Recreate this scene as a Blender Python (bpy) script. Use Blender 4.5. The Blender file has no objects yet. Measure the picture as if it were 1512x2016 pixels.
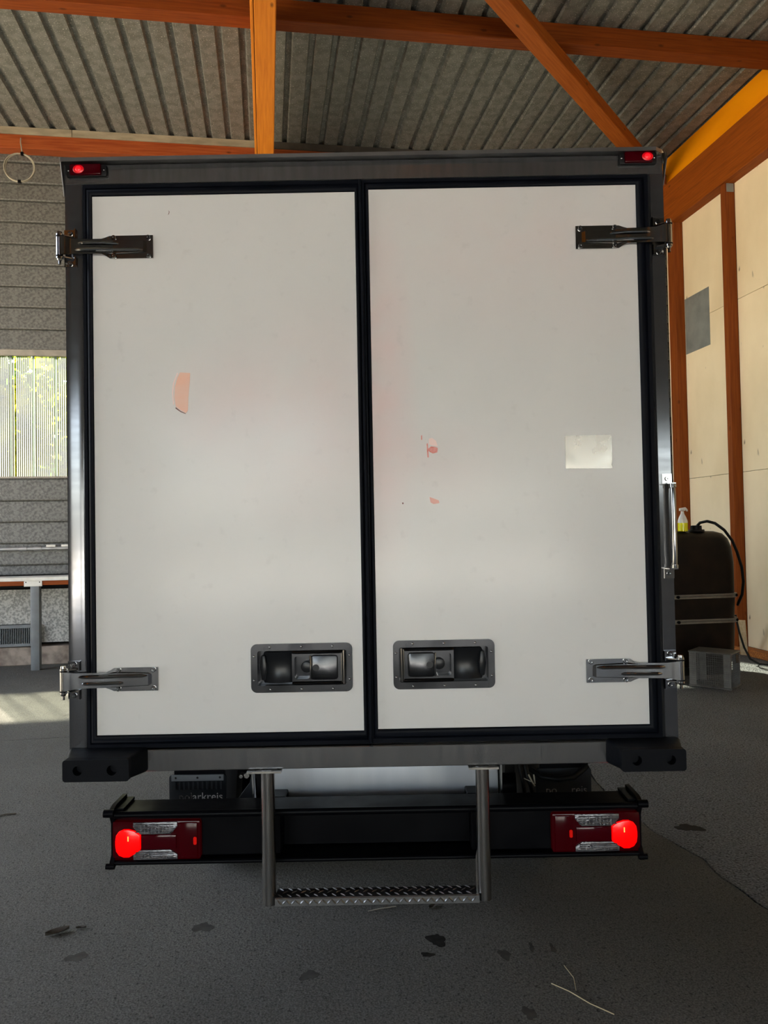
import bpy, bmesh, math, random
from mathutils import Vector, Matrix
random.seed(7)
SC = bpy.context.scene
COL = SC.collection
R = math.radians
# ------------------------------------------------------------------ camera
F_PX, CAM_D, CAM_H = 1500.0, 2.77, 1.75          # focal length in pixels of a 1512x2016 picture, distance to truck, eye height
cam = bpy.data.cameras.new('camera'); cam_ob = bpy.data.objects.new('camera', cam); COL.objects.link(cam_ob)
cam.sensor_fit = 'VERTICAL'; cam.sensor_height = 36.0; cam.lens = 36.0 * F_PX / 2016.0
pitch = math.atan(36 / F_PX); roll = math.atan(0.0187)
cam_ob.matrix_world = Matrix.Translation((0, -CAM_D, CAM_H)) @ Matrix.Rotation(math.pi / 2 + pitch, 4, 'X') @ Matrix.Rotation(-roll, 4, 'Z')
cam.clip_end = 400
SC.camera = cam_ob
# ------------------------------------------------------------------ light
HALL_YAW = R(8.7)                                  # the hall stands turned against the truck
CA, SA = math.cos(HALL_YAW), math.sin(HALL_YAW)
world = bpy.data.worlds.new('daylight'); SC.world = world; world.use_nodes = True
wn = world.node_tree; bg = wn.nodes['Background']
sky = wn.nodes.new('ShaderNodeTexSky'); sky.sky_type = 'NISHITA'; sky.sun_disc = False
sky.sun_elevation = R(46); sky.sun_rotation = R(-22); sky.air_density = 1.2; sky.dust_density = 2.5; sky.altitude = 400
hs = wn.nodes.new('ShaderNodeHueSaturation'); hs.inputs['Saturation'].default_value = 0.55
wn.links.new(sky.outputs[0], hs.inputs['Color']); wn.links.new(hs.outputs[0], bg.inputs[0]); bg.inputs[1].default_value = 0.40
sun = bpy.data.lights.new('sun', 'SUN'); sun.energy = 25.0; sun.angle = R(1.5); sun.color = (1, 0.9, 0.72)
sun_ob = bpy.data.objects.new('sun', sun); COL.objects.link(sun_ob)
_e, _a = R(46), R(28)                              # elevation; azimuth towards the left of the back wall
_dl, _dt, _dz = math.sin(_a) * math.cos(_e), -math.cos(_a) * math.cos(_e), -math.sin(_e)
_dir = Vector((_dl * CA - _dt * SA, _dl * SA + _dt * CA, _dz))
sun_ob.rotation_euler = _dir.to_track_quat('-Z', 'Y').to_euler()
SC.view_settings.view_transform = 'Standard'; SC.view_settings.look = 'None'
SC.view_settings.gamma = 1.0; SC.view_settings.use_curve_mapping = False
SC.view_settings.exposure = 2.12

# ------------------------------------------------------------------ helpers
def hall(l, t, z=0.0):                             # hall coordinates (along the back wall, into the depth, up) -> world
    return Vector((l * CA - t * SA, l * SA + t * CA - CAM_D, z))

class MB:
    def __init__(s): s.v = []; s.f = []
    def add(s, vs, fs):
        n = len(s.v); s.v += [tuple(p) for p in vs]; s.f += [tuple(n + i for i in f) for f in fs]; return s
    def box(s, x0, x1, y0, y1, z0, z1):
        x0, x1 = min(x0, x1), max(x0, x1); y0, y1 = min(y0, y1), max(y0, y1); z0, z1 = min(z0, z1), max(z0, z1)
        return s.add([(x0,y0,z0),(x1,y0,z0),(x1,y1,z0),(x0,y1,z0),(x0,y0,z1),(x1,y0,z1),(x1,y1,z1),(x0,y1,z1)],
                     [(0,3,2,1),(4,5,6,7),(0,1,5,4),(1,2,6,5),(2,3,7,6),(3,0,4,7)])
    def loft(s, rings, close=True, caps=True):     # list of equally long rings
        n = len(rings[0]); vs = [p for r in rings for p in r]; fs = []
        for i in range(len(rings) - 1):
            for j in range(n if close else n - 1):
                k = (j + 1) % n
                fs.append((i*n + j, i*n + k, (i+1)*n + k, (i+1)*n + j))
        if caps and close:
            fs.append(tuple(range(n - 1, -1, -1))); fs.append(tuple((len(rings)-1)*n + j for j in range(n)))
        return s.add(vs, fs)
    def prism(s, poly, a, b, axis='y'):            # polygon in the two other axes, extruded along axis
        def P(u, v, w):
            return {'y': (u, w, v), 'x': (w, u, v), 'z': (u, v, w)}[axis]
        return s.loft([[P(u, v, a) for u, v in poly], [P(u, v, b) for u, v in poly]])
    def tube(s, path, r, seg=10, caps=True):
        path = [Vector(p) for p in path]; rings = []
        rr = r if isinstance(r, (list, tuple)) else [r] * len(path)
        t0 = (path[1] - path[0]).normalized()
        nrm = t0.orthogonal().normalized()
        for i, p in enumerate(path):
            if i == 0: t = path[1] - path[0]
            elif i == len(path) - 1: t = path[-1] - path[-2]
            else: t = (path[i+1] - path[i]).normalized() + (path[i] - path[i-1]).normalized()
            t.normalize(); nrm = (nrm - t * nrm.dot(t))
            nrm = nrm.normalized() if nrm.length > 1e-6 else t.orthogonal().normalized()
            b = t.cross(nrm)
            rings.append([p + (nrm * math.cos(2*math.pi*k/seg) + b * math.sin(2*math.pi*k/seg)) * rr[i] for k in range(seg)])
        return s.loft(rings, True, caps)
    def ring(s, c, axis, ro, ri, h, seg=14):       # hollow short cylinder
        c = Vector(c); ax = Vector(axis).normalized(); u = ax.orthogonal().normalized(); w = ax.cross(u)
        def circ(r, d): return [c + ax*d + (u*math.cos(2*math.pi*k/seg) + w*math.sin(2*math.pi*k/seg))*r for k in range(seg)]
        return s.loft([circ(ri, 0), circ(ro, 0), circ(ro, h*0.75), circ(ro*0.86, h), circ(ri, h), circ(ri, h*0.25), circ(ri*0.02, h*0.25)], True, False)
    def sphere(s, c, rx, ry, rz, nu=12, nv=8):
        rings = []
        for i in range(nv + 1):
            th = math.pi * (0.001 + 0.998 * i / nv)
            rings.append([(c[0] + rx*math.sin(th)*math.cos(2*math.pi*k/nu), c[1] + ry*math.sin(th)*math.sin(2*math.pi*k/nu), c[2] + rz*math.cos(th)) for k in range(nu)])
        return s.loft(rings, True, True)
    def flip(s):
        s.f = [tuple(reversed(f)) for f in s.f]; return s
    def plate(s, outer, holes, y, depth, floor=None):   # plate in x-z with holes; front at y, thickness depth; floor: depth of cups in the holes
        bm = bmesh.new(); es = []
        def loop(pts):
            vs = [bm.verts.new((p[0], 0, p[1])) for p in pts]
            es.extend(bm.edges.new((vs[i], vs[(i+1) % len(vs)])) for i in range(len(vs)))
        loop(outer)
        for h in holes: loop(h)
        bmesh.ops.triangle_fill(bm, use_beauty=True, edges=es, normal=(0, -1, 0))
        bm.verts.index_update()
        vs = [v.co.copy() for v in bm.verts]; fs = [tuple(v.index for v in f.verts) for f in bm.faces]; bm.free()
        s.add([(p.x, y, p.z) for p in vs], fs)
        s.loft([[(p[0], y, p[1]) for p in outer], [(p[0], y + depth, p[1]) for p in outer]], True, False)
        for h in holes:
            d = floor if floor else depth
            s.loft([[(p[0], y, p[1]) for p in h], [(p[0], y + d, p[1]) for p in h]], True, False)
            if floor: s.add([(p[0], y + d, p[1]) for p in h], [tuple(range(len(h)))])
        return s

def rrect(x0, x1, z0, z1, r, n=5):
    pts = []
    for cx, cz, a0 in ((x1-r, z1-r, 0), (x0+r, z1-r, 90), (x0+r, z0+r, 180), (x1-r, z0+r, 270)):
        for i in range(n + 1):
            a = R(a0 + 90*i/n); pts.append((cx + r*math.cos(a), cz + r*math.sin(a)))
    return pts
def circ2(cx, cz, r, n=16): return [(cx + r*math.cos(2*math.pi*k/n), cz + r*math.sin(2*math.pi*k/n)) for k in range(n)]

ORIG = {}                                          # object -> origin in its own frame
def build(name, mb, mat, parent=None, frame='world', bevel=0, seg=2, smooth=40, kind=None, label=None, origin=None, cat=None, group=None):
    xs = [p[0] for p in mb.v]; ys = [p[1] for p in mb.v]; zs = [p[2] for p in mb.v]
    o = Vector(origin) if origin else Vector(((min(xs)+max(xs))/2, (min(ys)+max(ys))/2, min(zs)))
    me = bpy.data.meshes.new(name)
    me.from_pydata([(p[0]-o.x, p[1]-o.y, p[2]-o.z) for p in mb.v], [], mb.f)
    bm = bmesh.new(); bm.from_mesh(me)
    bmesh.ops.remove_doubles(bm, verts=bm.verts, dist=1e-6)
    if kind != 'open': bmesh.ops.recalc_face_normals(bm, faces=bm.faces)
    if bevel:
        ed = [e for e in bm.edges if len(e.link_faces) == 2 and e.calc_face_angle(0) > R(35)]
        bmesh.ops.bevel(bm, geom=ed, offset=bevel, segments=seg, affect='EDGES', profile=0.5, clamp_overlap=True)
    bm.to_mesh(me); bm.free()
    if smooth and not (bevel and seg == 1):
        for p in me.polygons: p.use_smooth = True
        me.set_sharp_from_angle(angle=R(smooth))
    me.materials.append(mat)
    ob = bpy.data.objects.new(name, me); COL.objects.link(ob)
    place(ob, o, parent, frame)
    if kind and kind != 'open': ob['kind'] = kind
    if label: ob['label'] = label
    if cat: ob['category'] = cat
    if group: ob['group'] = group
    return ob
def place(ob, o, parent, frame):
    ORIG[ob.name] = o
    if parent is not None:
        ob.parent = parent; ob.location = o - ORIG[parent.name]
    elif frame == 'hall':
        ob.location = hall(*o); ob.rotation_euler = (0, 0, HALL_YAW)
    else: ob.location = o
def empty(name, o, frame='world', label=None, cat=None, kind=None, parent=None, group=None):
    ob = bpy.data.objects.new(name, None); COL.objects.link(ob); ob.empty_display_size = 0.1
    place(ob, Vector(o), parent, frame)
    if label: ob['label'] = label
    if cat: ob['category'] = cat
    if kind: ob['kind'] = kind
    if group: ob['group'] = group
    return ob
def copy(src, delta, parent):                      # a further piece that shares mesh data
    c = src.copy(); COL.objects.link(c); c.parent = parent; c.location = src.location + Vector(delta)
    ORIG[c.name] = ORIG[src.name] + Vector(delta); return c

# ------------------------------------------------------------------ materials
def mat(name, col, rough=0.5, metal=0.0, col2=None, scale=8, stretch=(1,1,1), detail=5, lo=0.35, hi=0.65, bump=0.0, bscale=None, bdist=0.01,
        rough2=None, spots=None, spot_scale=60, spot_lo=0.62, spot_hi=0.7, emit=None, estr=0, coat=0, spec=0.5, aniso=0):
    m = bpy.data.materials.new(name); m.use_nodes = True; n = m.node_tree.nodes; L = m.node_tree.links
    b = n['Principled BSDF']
    b.inputs['Base Color'].default_value = (*col, 1); b.inputs['Roughness'].default_value = rough; b.inputs['Metallic'].default_value = metal
    b.inputs['Specular IOR Level'].default_value = spec
    if coat: b.inputs['Coat Weight'].default_value = coat; b.inputs['Coat Roughness'].default_value = 0.12
    if aniso: b.inputs['Anisotropic'].default_value = aniso
    if emit: b.inputs['Emission Color'].default_value = (*emit, 1); b.inputs['Emission Strength'].default_value = estr
    tc = n.new('ShaderNodeTexCoord'); mp = n.new('ShaderNodeMapping'); mp.inputs['Scale'].default_value = stretch
    L.new(tc.outputs['Object'], mp.inputs[0])
    last = None
    if col2 or rough2 is not None:
        no = n.new('ShaderNodeTexNoise'); no.inputs['Scale'].default_value = scale; no.inputs['Detail'].default_value = detail
        L.new(mp.outputs[0], no.inputs['Vector'])
        mr = n.new('ShaderNodeMapRange'); mr.inputs[1].default_value = lo; mr.inputs[2].default_value = hi
        L.new(no.outputs[0], mr.inputs[0])
        if col2:
            mx = n.new('ShaderNodeMix'); mx.data_type = 'RGBA'; mx.inputs[6].default_value = (*col, 1); mx.inputs[7].default_value = (*col2, 1)
            L.new(mr.outputs[0], mx.inputs[0]); last = mx.outputs[2]
        if rough2 is not None:
            m2 = n.new('ShaderNodeMapRange'); m2.inputs[3].default_value = rough; m2.inputs[4].default_value = rough2
            L.new(mr.outputs[0], m2.inputs[0]); L.new(m2.outputs[0], b.inputs['Roughness'])
    if spots:
        ns = n.new('ShaderNodeTexNoise'); ns.inputs['Scale'].default_value = spot_scale; ns.inputs['Detail'].default_value = 2
        L.new(mp.outputs[0], ns.inputs['Vector'])
        ms = n.new('ShaderNodeMapRange'); ms.inputs[1].default_value = spot_lo; ms.inputs[2].default_value = spot_hi
        L.new(ns.outputs[0], ms.inputs[0])
        mx = n.new('ShaderNodeMix'); mx.data_type = 'RGBA'; mx.inputs[7].default_value = (*spots, 1)
        if last: L.new(last, mx.inputs[6])
        else: mx.inputs[6].default_value = (*col, 1)
        L.new(ms.outputs[0], mx.inputs[0]); last = mx.outputs[2]
    if last: L.new(last, b.inputs['Base Color'])
    if bump:
        nb = n.new('ShaderNodeTexNoise'); nb.inputs['Scale'].default_value = bscale or scale; nb.inputs['Detail'].default_value = 6
        L.new(mp.outputs[0], nb.inputs['Vector'])
        bp = n.new('ShaderNodeBump'); bp.inputs['Strength'].default_value = bump; bp.inputs['Distance'].default_value = bdist
        L.new(nb.outputs[0], bp.inputs['Height']); L.new(bp.outputs[0], b.inputs['Normal'])
    return m
def wood(name, axis, c1, c2, knot=(0.06, 0.014, 0.003), rough=0.6):
    st = [14, 14, 14]; st['xyz'.index(axis)] = 0.7
    ks = [1, 1, 1]; ks['xyz'.index(axis)] = 0.45
    m = mat(name, c1, rough, 0, c2, 3.2, st, 6, 0.3, 0.7, bump=0.12, bscale=3.2, bdist=0.01, spec=0.15)
    n = m.node_tree.nodes; L = m.node_tree.links; b = n['Principled BSDF']
    old = b.inputs['Base Color'].links[0].from_socket
    tc = n.new('ShaderNodeTexCoord'); mp = n.new('ShaderNodeMapping'); mp.inputs['Scale'].default_value = ks
    L.new(tc.outputs['Object'], mp.inputs[0])
    vo = n.new('ShaderNodeTexVoronoi'); vo.inputs['Scale'].default_value = 5.5; L.new(mp.outputs[0], vo.inputs['Vector'])
    mr = n.new('ShaderNodeMapRange'); mr.inputs[1].default_value = 0.05; mr.inputs[2].default_value = 0.12; mr.inputs[3].default_value = 0.8; mr.inputs[4].default_value = 0
    L.new(vo.outputs['Distance'], mr.inputs[0])
    mx = n.new('ShaderNodeMix'); mx.data_type = 'RGBA'; mx.inputs[7].default_value = (*knot, 1)
    L.new(mr.outputs[0], mx.inputs[0]); L.new(old, mx.inputs[6]); L.new(mx.outputs[2], b.inputs['Base Color'])
    return m

ALU = mat('brushed_aluminium', (0.125, 0.127, 0.134), 0.12, 0.78, (0.105, 0.107, 0.114), 6, (1, 1, 6), rough2=0.15)
ALU_H = mat('brushed_aluminium_cross', (0.21, 0.21, 0.212), 0.15, 0.82, (0.165, 0.164, 0.164), 5, (9, 1, 1.2), rough2=0.22, bump=0.015, bscale=25)
ALU_S = mat('thin_grey_sheet', (0.20, 0.20, 0.20), 0.34, 0.9, (0.15, 0.15, 0.15), 6)
PLATE = mat('plain_aluminium', (0.40, 0.38, 0.35), 0.16, 1.0, (0.33, 0.31, 0.28), 9, (1, 1, 1), rough2=0.34)
STEEL = mat('polished_steel', (0.36, 0.36, 0.36), 0.10, 1.0, (0.28, 0.28, 0.28), 12, rough2=0.15)
TUBE = mat('ground_steel_tube', (0.36, 0.35, 0.335), 0.20, 1.0, (0.31, 0.30, 0.29), 10, (1, 1, 0.3), rough2=0.26)
TREAD = mat('chequer_aluminium', (0.25, 0.25, 0.25), 0.34, 1.0, (0.18, 0.18, 0.18), 30, rough2=0.46)
RUBBER = mat('black_rubber', (0.002, 0.003, 0.0055), 0.42, 0, (0.0035, 0.0045, 0.008), 5, rough2=0.55, spec=0.08)
BLOCK = mat('bumper_rubber', (0.0022, 0.0028, 0.0048), 0.5, 0, (0.004, 0.0046, 0.0065), 12, rough2=0.62, bump=0.05, bscale=90, spec=0.10)
BLACK = mat('black_painted_steel', (0.0012, 0.0013, 0.0022), 0.34, 0, (0.002, 0.002, 0.003), 9, rough2=0.45, spec=0.07)
PLASTIC = mat('black_plastic', (0.006, 0.006, 0.007), 0.45, 0, (0.009, 0.009, 0.010), 20, spec=0.15)
LATCH = mat('black_chrome', (0.06, 0.061, 0.064), 0.14, 1.0, (0.035, 0.036, 0.039), 8, rough2=0.28)
LATCH_DARK = mat('latch_black', (0.008, 0.009, 0.011), 0.28, 0, (0.012, 0.013, 0.015), 8, spec=0.25)
FLAP = mat('flap_rubber', (0.012, 0.014, 0.017), 0.6, 0, (0.017, 0.019, 0.022), 15, spec=0.15)
LETTER = mat('white_flap_print', (0.42, 0.42, 0.42), 0.7, 0, (0.22, 0.22, 0.22), 60, lo=0.45, hi=0.6)
LETTER_WORN = mat('worn_flap_print', (0.03, 0.03, 0.03), 0.7, 0, (0.16, 0.16, 0.16), 110, lo=0.55, hi=0.6)
RED_LENS = mat('dark_red_lens', (0.03, 0.0, 0.002), 0.10, 0, spec=0.25, emit=(0.5, 0.0, 0.01), estr=0.004)
RED_SIDE = mat('red_lens', (0.018, 0.0, 0.0015), 0.14, 0, spec=0.2, emit=(0.8, 0.0, 0.01), estr=0.004)
RED_LIT = mat('lit_red_lens', (0.5, 0.0, 0.0), 0.2, 0, emit=(1.0, 0.0, 0.0), estr=0.3)
RED_GLOW = mat('faint_red_glow', (0.4, 0.0, 0.0), 0.2, 0, emit=(1.0, 0.01, 0.0), estr=0.06)
BULB = mat('lamp_filament', (1, 0.5, 0.2), 0.3, 0, emit=(1.0, 0.16, 0.02), estr=0.8)
CLEAR = mat('clear_ribbed_lens', (0.30, 0.30, 0.31), 0.12, 0.7, (0.13, 0.12, 0.13), 25, (1, 1, 4), bump=0.3, bscale=60, coat=0.4)
MARK_GLOW = mat('marker_glow', (0.1, 0, 0), 0.3, 0, emit=(1.0, 0.0, 0.01), estr=0.11)
MARK_LIT = mat('lit_marker_diode', (0.3, 0, 0), 0.3, 0, emit=(1.0, 0.005, 0.01), estr=0.5)
TANKBOX = mat('light_grey_painted_box', (0.50, 0.53, 0.57), 0.30, 0.35, (0.42, 0.45, 0.50), 3, (3, 1, 0.3), rough2=0.36)
TYRE = mat('tyre_rubber', (0.012, 0.012, 0.012), 0.85)
BODYW = mat('white_box_body', (0.78, 0.78, 0.76), 0.3)
# timber
W1, W2 = (0.21, 0.047, 0.0055), (0.135, 0.025, 0.003)
WOOD_L = wood('glazed_spruce_along', 'x', W1, W2)
WOOD_T = wood('glazed_spruce_deep', 'y', (0.66, 0.215, 0.014), (0.52, 0.145, 0.008))
WOOD_Z = wood('glazed_spruce_post', 'z', (0.24, 0.058, 0.008), (0.16, 0.034, 0.005))
WOOD_G = wood('brown_glulam', 'y', (0.30, 0.072, 0.006), (0.20, 0.043, 0.004))
WOOD_R = wood('red_wall_plate', 'x', (0.20, 0.036, 0.009), (0.30, 0.075, 0.02), rough=0.35)
YELLOW = mat('yellow_shuttering_board', (0.80, 0.28, 0.0), 0.6, 0, (0.70, 0.225, 0.0), 3, (1, 0.3, 1), bump=0.03, spec=0.15)
PALE_WOOD = mat('pale_closing_strip', (0.30, 0.25, 0.17), 0.7, 0, (0.20, 0.165, 0.11), 7, (0.5, 1, 2))
DARK_STRIP = mat('dark_closing_strip', (0.055, 0.043, 0.032), 0.7, 0, (0.035, 0.028, 0.02), 7)
LATH = mat('raw_pale_lath', (0.62, 0.47, 0.30), 0.6, 0, (0.5, 0.36, 0.2), 6, (8, 8, 0.6))
OSB = mat('orange_base_board', (0.52, 0.19, 0.035), 0.7, 0, (0.30, 0.085, 0.015), 55, lo=0.4, hi=0.6, bump=0.4, bscale=60)

# door skin: white, with soft pink residue and grime that stay on it
def door_mat(name, cx, pinks):
    m = mat(name, (0.625, 0.62, 0.61), 0.34, 0, (0.59, 0.588, 0.58), 1.6, detail=4, rough2=0.42, bump=0.012, bscale=3, coat=0.15)
    n = m.node_tree.nodes; L = m.node_tree.links; b = n['Principled BSDF']
    last = b.inputs['Base Color'].links[0].from_socket
    tc = n.new('ShaderNodeTexCoord')
    for (px, pz, sx, sz, col, amt) in pinks:
        mp = n.new('ShaderNodeMapping'); mp.inputs['Location'].default_value = (-px/sx, 0, -pz/sz); mp.inputs['Scale'].default_value = (1/sx, 0, 1/sz)
        L.new(tc.outputs['Object'], mp.inputs[0])
        g = n.new('ShaderNodeTexGradient'); g.gradient_type = 'SPHERICAL'; L.new(mp.outputs[0], g.inputs[0])
        no = n.new('ShaderNodeTexNoise'); no.inputs['Scale'].default_value = 7; L.new(tc.outputs['Object'], no.inputs['Vector'])
        mu = n.new('ShaderNodeMath'); mu.operation = 'MULTIPLY'; L.new(g.outputs[1], mu.inputs[0]); L.new(no.outputs[0], mu.inputs[1])
        m2 = n.new('ShaderNodeMath'); m2.operation = 'MULTIPLY'; m2.use_clamp = True; m2.inputs[1].default_value = amt; L.new(mu.outputs[0], m2.inputs[0])
        mx = n.new('ShaderNodeMix'); mx.data_type = 'RGBA'; mx.inputs[7].default_value = (*col, 1)
        L.new(m2.outputs[0], mx.inputs[0]); L.new(last, mx.inputs[6]); last = mx.outputs[2]
    # thin scattered grime and scratches near the lower edge
    no = n.new('ShaderNodeTexNoise'); no.inputs['Scale'].default_value = 22; no.inputs['Detail'].default_value = 8; L.new(tc.outputs['Object'], no.inputs['Vector'])
    mr = n.new('ShaderNodeMapRange'); mr.inputs[1].default_value = 0.63; mr.inputs[2].default_value = 0.80; mr.inputs[4].default_value = 0.16; L.new(no.outputs[0], mr.inputs[0])
    mx = n.new('ShaderNodeMix'); mx.data_type = 'RGBA'; mx.inputs[7].default_value = (0.32, 0.31, 0.32, 1)
    L.new(mr.outputs[0], mx.inputs[0]); L.new(last, mx.inputs[6]); L.new(mx.outputs[2], b.inputs['Base Color'])
    return m
PINK = (0.70, 0.50, 0.49)
DOOR_L = door_mat('white_door_skin_left', 0, [(0.35, 1.15, 0.55, 0.5, PINK, 0.55), (0.0, 1.2, 0.3, 0.25, PINK, 0.4)])
DOOR_R = door_mat('white_door_skin_right', 0, [(-0.47, 1.2, 0.16, 0.75, PINK, 1.3), (0.1, 1.75, 0.9, 0.45, PINK, 0.35), (-0.3, 0.95, 0.35, 0.2, PINK, 0.4)])
RESIDUE_O = mat('orange_lettering_residue', (0.80, 0.46, 0.34), 0.5, 0, (0.74, 0.52, 0.44), 12)
RESIDUE_P = mat('pale_pink_residue', (0.80, 0.60, 0.57), 0.5)
RESIDUE_R = mat('red_lettering_residue', (0.62, 0.16, 0.13), 0.5, 0, (0.72, 0.33, 0.3), 60)
RESIDUE_D = mat('dark_tear_line', (0.16, 0.06, 0.05), 0.6)

# galvanised sheet: mottled spangle with tiny bright flecks
def zinc(name, c1, c2, fleck, metal=0.25, sc=26):
    m = mat(name, c1, 0.5, metal, c2, sc, detail=3, lo=0.4, hi=0.6, spots=fleck, spot_scale=60, spot_lo=0.62, spot_hi=0.70, rough2=0.62)
    return m
ROOF = zinc('galvanised_roof_sheet', (0.165, 0.165, 0.15), (0.12, 0.12, 0.105), (0.48, 0.46, 0.41), 0.15, 9)
CLAD = zinc('galvanised_wall_sheet', (0.125, 0.123, 0.114), (0.066, 0.065, 0.060), (0.20, 0.197, 0.182), 0.1, 30)
ZPLATE = mat('dull_zinc_sheet', (0.28, 0.29, 0.28), 0.55, 0.3, (0.20, 0.21, 0.205), 4, bump=0.03)
FIBRE = mat('speckled_cement_board', (0.34, 0.33, 0.31), 0.75, 0, (0.17, 0.17, 0.16), 40, lo=0.42, hi=0.58, detail=3)
PLINTH = mat('old_concrete_plinth', (0.26, 0.21, 0.17), 0.9, 0, (0.13, 0.10, 0.08), 9, bump=0.4, bscale=30)
GREYP = mat('grey_painted_steel', (0.13, 0.14, 0.145), 0.5, 0, (0.10, 0.105, 0.11), 6)
TRIMG = mat('beige_grey_trim', (0.27, 0.24, 0.20), 0.6, 0, (0.2, 0.18, 0.15), 8)
WHITEB = mat('off_white_edge_board', (0.62, 0.60, 0.55), 0.5, 0, (0.5, 0.48, 0.43), 9)
PIPE = mat('zinc_conduit', (0.45, 0.45, 0.45), 0.35, 0.7, (0.35, 0.35, 0.35), 12)
DARKM = mat('black_backing', (0.004, 0.004, 0.004), 0.9)
def leaf_mat():
    m = mat('leaves', (0.14, 0.26, 0.02), 0.6, 0, (0.55, 0.52, 0.01), 0.8, lo=0.42, hi=0.58, spec=0.1)
    n = m.node_tree.nodes; L = m.node_tree.links; b = n['Principled BSDF']
    tl = n.new('ShaderNodeBsdfTranslucent'); mx = n.new('ShaderNodeMixShader'); mx.inputs[0].default_value = 0.5
    L.new(b.inputs['Base Color'].links[0].from_socket, tl.inputs[0])
    L.new(b.outputs[0], mx.inputs[1]); L.new(tl.outputs[0], mx.inputs[2]); L.new(mx.outputs[0], n['Material Output'].inputs[0]); return m
# plywood wall boards with age marks
PLY = mat('pale_plywood', (0.84, 0.70, 0.48), 0.7, 0, (0.74, 0.60, 0.39), 1.4, (1, 1, 0.6), detail=8, spots=(0.22, 0.16, 0.10), spot_scale=6, spot_lo=0.70, spot_hi=0.76, bump=0.04, bscale=3)
GATE = mat('dull_panel_walls', (0.12, 0.11, 0.10), 0.8)

def ground_mat(name, c1, c2, c3, bump, bscale, rough, pits, grain=0.45):
    m = mat(name, c1, rough, 0, c2, 1.1, detail=9, lo=0.3, hi=0.7, spots=c3, spot_scale=60, spot_lo=0.60, spot_hi=0.70, spec=0.18)
    n = m.node_tree.nodes; L = m.node_tree.links; b = n['Principled BSDF']; tc = n.new('ShaderNodeTexCoord')
    a = n.new('ShaderNodeTexNoise'); a.inputs['Scale'].default_value = bscale; a.inputs['Detail'].default_value = 9; a.inputs['Roughness'].default_value = 0.75
    c = n.new('ShaderNodeTexNoise'); c.inputs['Scale'].default_value = 5.0; c.inputs['Detail'].default_value = 3
    v = n.new('ShaderNodeTexVoronoi'); v.inputs['Scale'].default_value = bscale*1.6
    for x in (a, c, v): L.new(tc.outputs['Object'], x.inputs['Vector'])
    s1 = n.new('ShaderNodeMath'); s1.operation = 'MULTIPLY_ADD'; s1.inputs[1].default_value = 2.0; L.new(c.outputs[0], s1.inputs[0]); L.new(a.outputs[0], s1.inputs[2])
    s2 = n.new('ShaderNodeMath'); s2.operation = 'MULTIPLY_ADD'; s2.inputs[1].default_value = pits; L.new(v.outputs['Distance'], s2.inputs[0]); L.new(s1.outputs[0], s2.inputs[2])
    bp = n.new('ShaderNodeBump'); bp.inputs['Strength'].default_value = bump; bp.inputs['Distance'].default_value = 0.03
    L.new(s2.outputs[0], bp.inputs['Height']); L.new(bp.outputs[0], b.inputs['Normal'])
    # large worn areas
    w = n.new('ShaderNodeTexNoise'); w.inputs['Scale'].default_value = 0.55; w.inputs['Detail'].default_value = 6; L.new(tc.outputs['Object'], w.inputs['Vector'])
    mr = n.new('ShaderNodeMapRange'); mr.inputs[1].default_value = 0.35; mr.inputs[2].default_value = 0.65; mr.inputs[3].default_value = 0.82; mr.inputs[4].default_value = 1.15; L.new(w.outputs[0], mr.inputs[0])
    old = b.inputs['Base Color'].links[0].from_socket
    g = n.new('ShaderNodeTexNoise'); g.inputs['Scale'].default_value = bscale*2.6; g.inputs['Detail'].default_value = 4; L.new(tc.outputs['Object'], g.inputs['Vector'])
    gr = n.new('ShaderNodeMapRange'); gr.inputs[1].default_value = 0.34; gr.inputs[2].default_value = 0.66; gr.inputs[3].default_value = 1 - grain; gr.inputs[4].default_value = 1 + grain; L.new(g.outputs[0], gr.inputs[0])
    gm = n.new('ShaderNodeMath'); gm.operation = 'MULTIPLY'; L.new(mr.outputs[0], gm.inputs[0]); L.new(gr.outputs[0], gm.inputs[1])
    mx = n.new('ShaderNodeVectorMath'); mx.operation = 'SCALE'; L.new(old, mx.inputs[0]); L.new(gm.outputs[0], mx.inputs['Scale']); L.new(mx.outputs[0], b.inputs['Base Color'])
    return m
CONC = ground_mat('worn_concrete', (0.122, 0.117, 0.105), (0.074, 0.071, 0.064), (0.036, 0.034, 0.031), 0.8, 55, 0.78, 0.25)
ASPH = ground_mat('rough_asphalt', (0.235, 0.248, 0.27), (0.15, 0.158, 0.172), (0.035, 0.036, 0.038), 1.0, 34, 0.60, 1.0, 0.6)
STAIN = mat('oil_stain', (0.010, 0.009, 0.008), 0.6, 0, (0.02, 0.018, 0.016), 30, spec=0.08)
STAIN2 = mat('faint_damp_stain', (0.040, 0.038, 0.035), 0.7, 0, (0.058, 0.055, 0.05), 20, spec=0.08)
STRAW = mat('dry_straw', (0.42, 0.36, 0.22), 0.7)
TWIGM = mat('grey_twig', (0.22, 0.20, 0.17), 0.8)
LEAFM = mat('dead_leaf', (0.05, 0.04, 0.03), 0.8)
TANKM = mat('dark_brown_tank_plastic', (0.008, 0.006, 0.005), 0.40, 0, (0.016, 0.010, 0.007), 5, bump=0.02, spec=0.15)
BAND = mat('tank_steel_band', (0.24, 0.22, 0.19), 0.45, 0.5, (0.17, 0.15, 0.13), 12)
YLIQ = mat('yellow_cleaner', (0.85, 0.80, 0.01), 0.2, 0, emit=None)
BOTTLE = mat('cloudy_bottle', (0.75, 0.74, 0.70), 0.3)
CABLE = mat('beige_cable', (0.26, 0.235, 0.18), 0.6)
HOSE = mat('black_hose', (0.004, 0.004, 0.004), 0.4, spec=0.15)
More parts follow.
